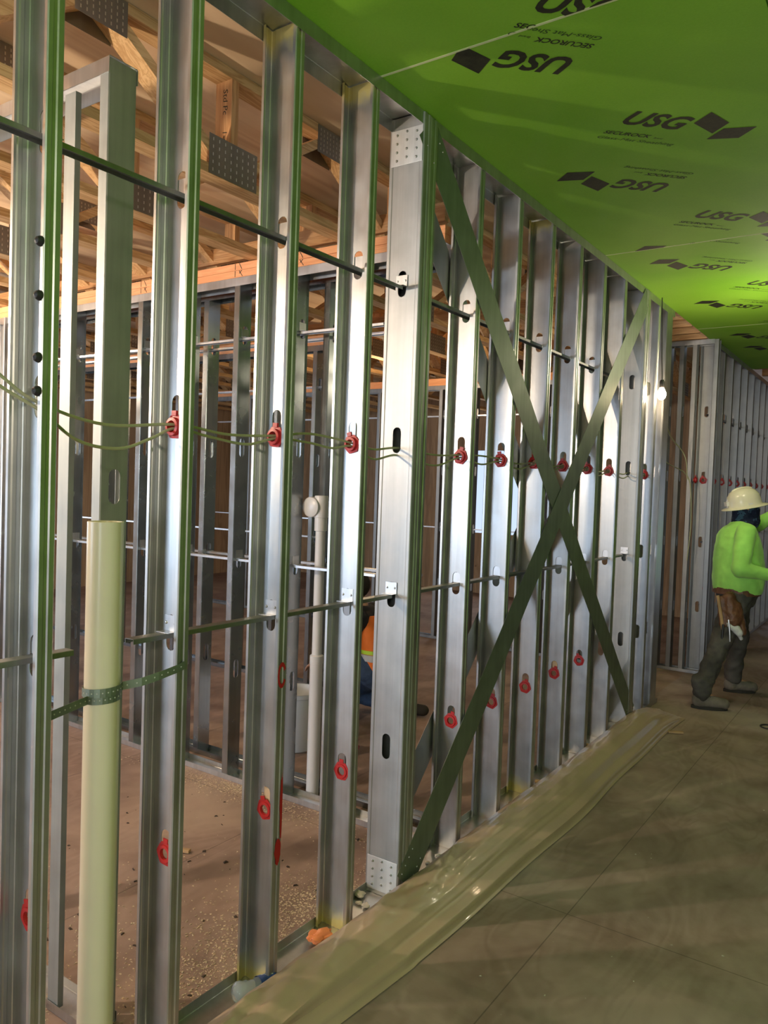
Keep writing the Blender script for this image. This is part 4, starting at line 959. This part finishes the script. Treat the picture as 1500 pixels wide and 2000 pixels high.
# boots
for sgn, f, az in ((-1, RA, -12), (1, LA, -4)):
    bm = bmesh.new(); ca, sa = math.cos(math.radians(az)), math.sin(math.radians(az))
    def fp(x, z, y=0): return (f[0]+x*ca-y*sa, f[1]+x*sa+y*ca, z)
    capsule(bm, fp(0, .15), fp(-.005, .055), .052, .050); capsule(bm, fp(-.02, .055), fp(.10, .055), .046, .048); capsule(bm, fp(.06, .058), fp(.17, .048), .050, .044); capsule(bm, fp(-.02, .08), fp(.10, .065), .046, .04)
    bt_ = blob('boot', bm, M['boot'], wk, .008, 4)
    bm = bmesh.new(); n = 20; out_ = []
    for q in range(n):
        a = 2*PI*q/n; x = .065+.135*math.cos(a); y = (.050 if math.cos(a) > -.2 else .044)*math.sin(a); out_.append(fp(x, 0, y))
    lo = [bm.verts.new((x, y, .001)) for x, y, z in out_]; hi = [bm.verts.new((x, y, .024)) for x, y, z in out_]
    for q in range(n): bm.faces.new((lo[q], lo[(q+1) % n], hi[(q+1) % n], hi[q]))
    bm.faces.new(lo[::-1]); bm.faces.new(hi); so = link('sole', finish(bm, 'sole'), M['sole'], bt_)
    bm = bmesh.new()
    for k in range(4): tube_pts(bm, [fp(.045+.018*k, .112-.012*k, yy) for yy in (-.03, 0, .03)], .003, 6)
    link('laces', finish(bm, 'laces'), M['sole'], bt_)
# gaiter around face and neck
bm = bmesh.new(); loft(bm, [(.03, 0, 1.385, .070, .085), (.045, 0, 1.42, .098, .095), (.045, 0, 1.47, .108, .092), (.045, 0, 1.53, .106, .088), (.042, 0, 1.575, .102, .086), (.040, 0, 1.59, .094, .08)])
capsule(bm, (.12, 0, 1.56), (.138, 0, 1.55), .022, .020, 12); capsule(bm, (.07, -.0, 1.41), (.11, 0, 1.36), .05, .02)
blob('neck_gaiter', bm, M['gaiter'], wk, .007, 3, .016, .04)
# hard hat: dome, full brim, tilted up at the front
ht = bpy.data.objects.new('hard_hat', None); 
bm = bmesh.new()
rows = []; n = 40
prof = [(.0, .145), (.03, .143), (.06, .135), (.09, .115), (.112, .082), (.120, .045), (.122, .012), (.126, .002), (.168, -.010), (.172, -.014), (.168, -.017), (.124, -.006), (.118, .008), (.114, .045), (.104, .080), (.08, .108), (.0, .135)]
for r0, z0_ in prof:
    row = []
    for k in range(n):
        a = 2*PI*k/n; ex = 1.10 if r0 < .15 else 1.05; row.append(bm.verts.new((r0*ex*math.cos(a)+(.012 if r0 > .15 and math.cos(a) > 0 else 0)*math.cos(a), r0*.93*math.sin(a), z0_)))
    rows.append(row)
for i in range(len(rows)-1):
    for k in range(n): bm.faces.new((rows[i][k], rows[i][(k+1) % n], rows[i+1][(k+1) % n], rows[i+1][k]))
hat = smooth(link('hard_hat', finish(bm, 'hat'), M['hat'], wk), 45); hat.location = (.030, 0, 1.588); hat.rotation_euler = (0, math.radians(-12), 0)
bm = bmesh.new(); capsule(bm, (-.095, 0, .088), (.095, 0, .088), .012, .012, 12); ellip(bm, (0, 0, .130), (.085, .014, .022)); ridge = smooth(link('crown_ridge', finish(bm, 'ridge'), M['hat'], hat), 60)
bm = bmesh.new(); box(bm, -.150, -.128, -.022, .022, .018, .052); st_ = link('sticker', finish(bm, 'sticker'), M['white'], hat)
bm = bmesh.new(); box(bm, -.018, .018, -.1165, -.113, .010, .022); st_ = link('brim_rivet', finish(bm, 'slot'), M['white'], hat)
# tool belt and pouch
bm = bmesh.new(); loft(bm, [(0, 0, .875, .178, .205), (0, 0, .925, .178, .205)]); link('tool_belt', finish(bm, 'belt'), M['leather'], wk)
tp = bmesh.new(); capsule(tp, (-.15, -.205, .86), (-.12, -.215, .70), .052, .075); capsule(tp, (-.20, -.19, .84), (-.17, -.21, .66), .035, .048); capsule(tp, (-.10, -.22, .80), (-.04, -.235, .60), .045, .030)
tpo = blob('tool_pouch', tp, M['leather'], wk, .008, 3, .012, .04)
for nm, pts, r, mm in (('hammer_handle', [(-.25, -.23, .88), (-.22, -.24, .72), (-.20, -.24, .60)], .012, 'scrap'), ('pliers', [(-.17, -.26, .70), (-.16, -.27, .60), (-.155, -.27, .53)], .009, 'screw'), ('tool_strap', [(-.205, -.25, .66), (-.215, -.26, .50), (-.225, -.26, .40)], .010, 'black')):
    bm = bmesh.new(); tube_pts(bm, pts, r, 8); smooth(link(nm, finish(bm, nm), M[mm], tpo))
bm = bmesh.new(); capsule(bm, (-.16, -.25, .66), (-.08, -.26, .60), .022, .030); capsule(bm, (-.10, -.26, .63), (-.06, -.25, .55), .028, .012); blob('rag', bm, M['white'], tpo, .007, 2, .012, .03)

# --- second worker crouching in the room, seen through the gap beside the heavy post
w2 = empty('person', (-1.50, 4.52, 0), 'crouching worker in orange vest, glimpsed in the gap left of the heavy post', 'person', rz=math.radians(200))
bm = bmesh.new()
loft(bm, [(-.10, 0, .30, .12, .15), (-.08, 0, .42, .12, .15), (-.02, 0, .56, .11, .155), (.05, 0, .70, .10, .16), (.08, 0, .78, .06, .09)])
for sy in (-1, 1):
    k = (.24, sy*.17, .50 if sy > 0 else .12); f = (.16, sy*.16, .09) if sy > 0 else (-.20, sy*.16, .07)
    capsule(bm, (-.08, sy*.09, .32), k, .085, .055); capsule(bm, k, f, .052, .035); capsule(bm, f, (f[0]+(.13 if sy > 0 else -.10), f[1], .05), .034, .028)
    e = (.14, sy*.24, .52); w = (.33, sy*.14, .40); capsule(bm, (.05, sy*.18, .73), e, .05, .04); capsule(bm, e, w, .038, .026); hand(bm, w, (.8, -sy*.3, -.3), (0, -sy*.3, -1), (0, -sy, 0), .7)
capsule(bm, (.07, 0, .76), (.12, 0, .84), .052, .05); ellip(bm, (.15, 0, .92), (.095, .075, .115), ('Y', 20)); capsule(bm, (.24, 0, .91), (.255, 0, .885), .01, .014, 10)
b2_ = blob('body', bm, M['skin'], w2, .007, 4)
for sy in (-1, 1):
    bm = bmesh.new(); ellip(bm, (.240, sy*.030, .925), (.010, .013, .009), sub=2); smooth(link('eye', finish(bm, 'eye'), M['hair'], b2_))
bm = bmesh.new(); ellip(bm, (.125, 0, .945), (.100, .086, .105), ('Y', 20)); blob('hair', bm, M['hair'], w2, .008, 2)
bm = bmesh.new(); loft(bm, [(-.10, 0, .36, .15, .18), (-.07, 0, .48, .145, .175), (-.01, 0, .62, .135, .18), (.05, 0, .74, .115, .175), (.08, 0, .80, .07, .09)])
for sy in (-1, 1): capsule(bm, (.05, sy*.17, .73), (.14, sy*.24, .52), .064, .055); capsule(bm, (.14, sy*.24, .52), (.31, sy*.15, .41), .052, .040)
blob('shirt', bm, M['darkcloth'], w2, .009, 4, .015, .06)
bm = bmesh.new(); loft(bm, [(-.10, 0, .37, .165, .195), (-.07, 0, .48, .160, .190), (-.01, 0, .62, .150, .195), (.045, 0, .745, .125, .165)])
vest = blob('vest', bm, M['vest'], w2, .009, 4, .012, .06)
bm = bmesh.new(); loft(bm, [(-.082, 0, .44, .172, .202), (-.068, 0, .485, .170, .200)]); link('reflective_band', finish(bm, 'rb'), M['silver'], vest)
bm = bmesh.new(); loft(bm, [(-.066, 0, .49, .169, .199), (-.057, 0, .515, .168, .198)]); link('lime_band', finish(bm, 'lb'), M['lime'], vest)
bm = bmesh.new(); loft(bm, [(-.10, 0, .26, .14, .17), (-.09, 0, .40, .15, .18)])
for sy in (-1, 1):
    k = (.24, sy*.17, .50 if sy > 0 else .12); f = (.16, sy*.16, .14) if sy > 0 else (-.15, sy*.16, .08); capsule(bm, (-.08, sy*.09, .32), k, .105, .075); capsule(bm, k, f, .072, .060)
blob('trousers', bm, M['jeans'], w2, .010, 4, .018, .06)
for sy in (-1, 1):
    x = .16 if sy > 0 else -.20; d_ = 1 if sy > 0 else -1; bm = bmesh.new(); capsule(bm, (x, sy*.16, .11), (x, sy*.16, .055), .050, .048); capsule(bm, (x, sy*.16, .05), (x+.16*d_, sy*.16, .045), .046, .040); blob('boot', bm, M['sole'], w2, .009, 3)
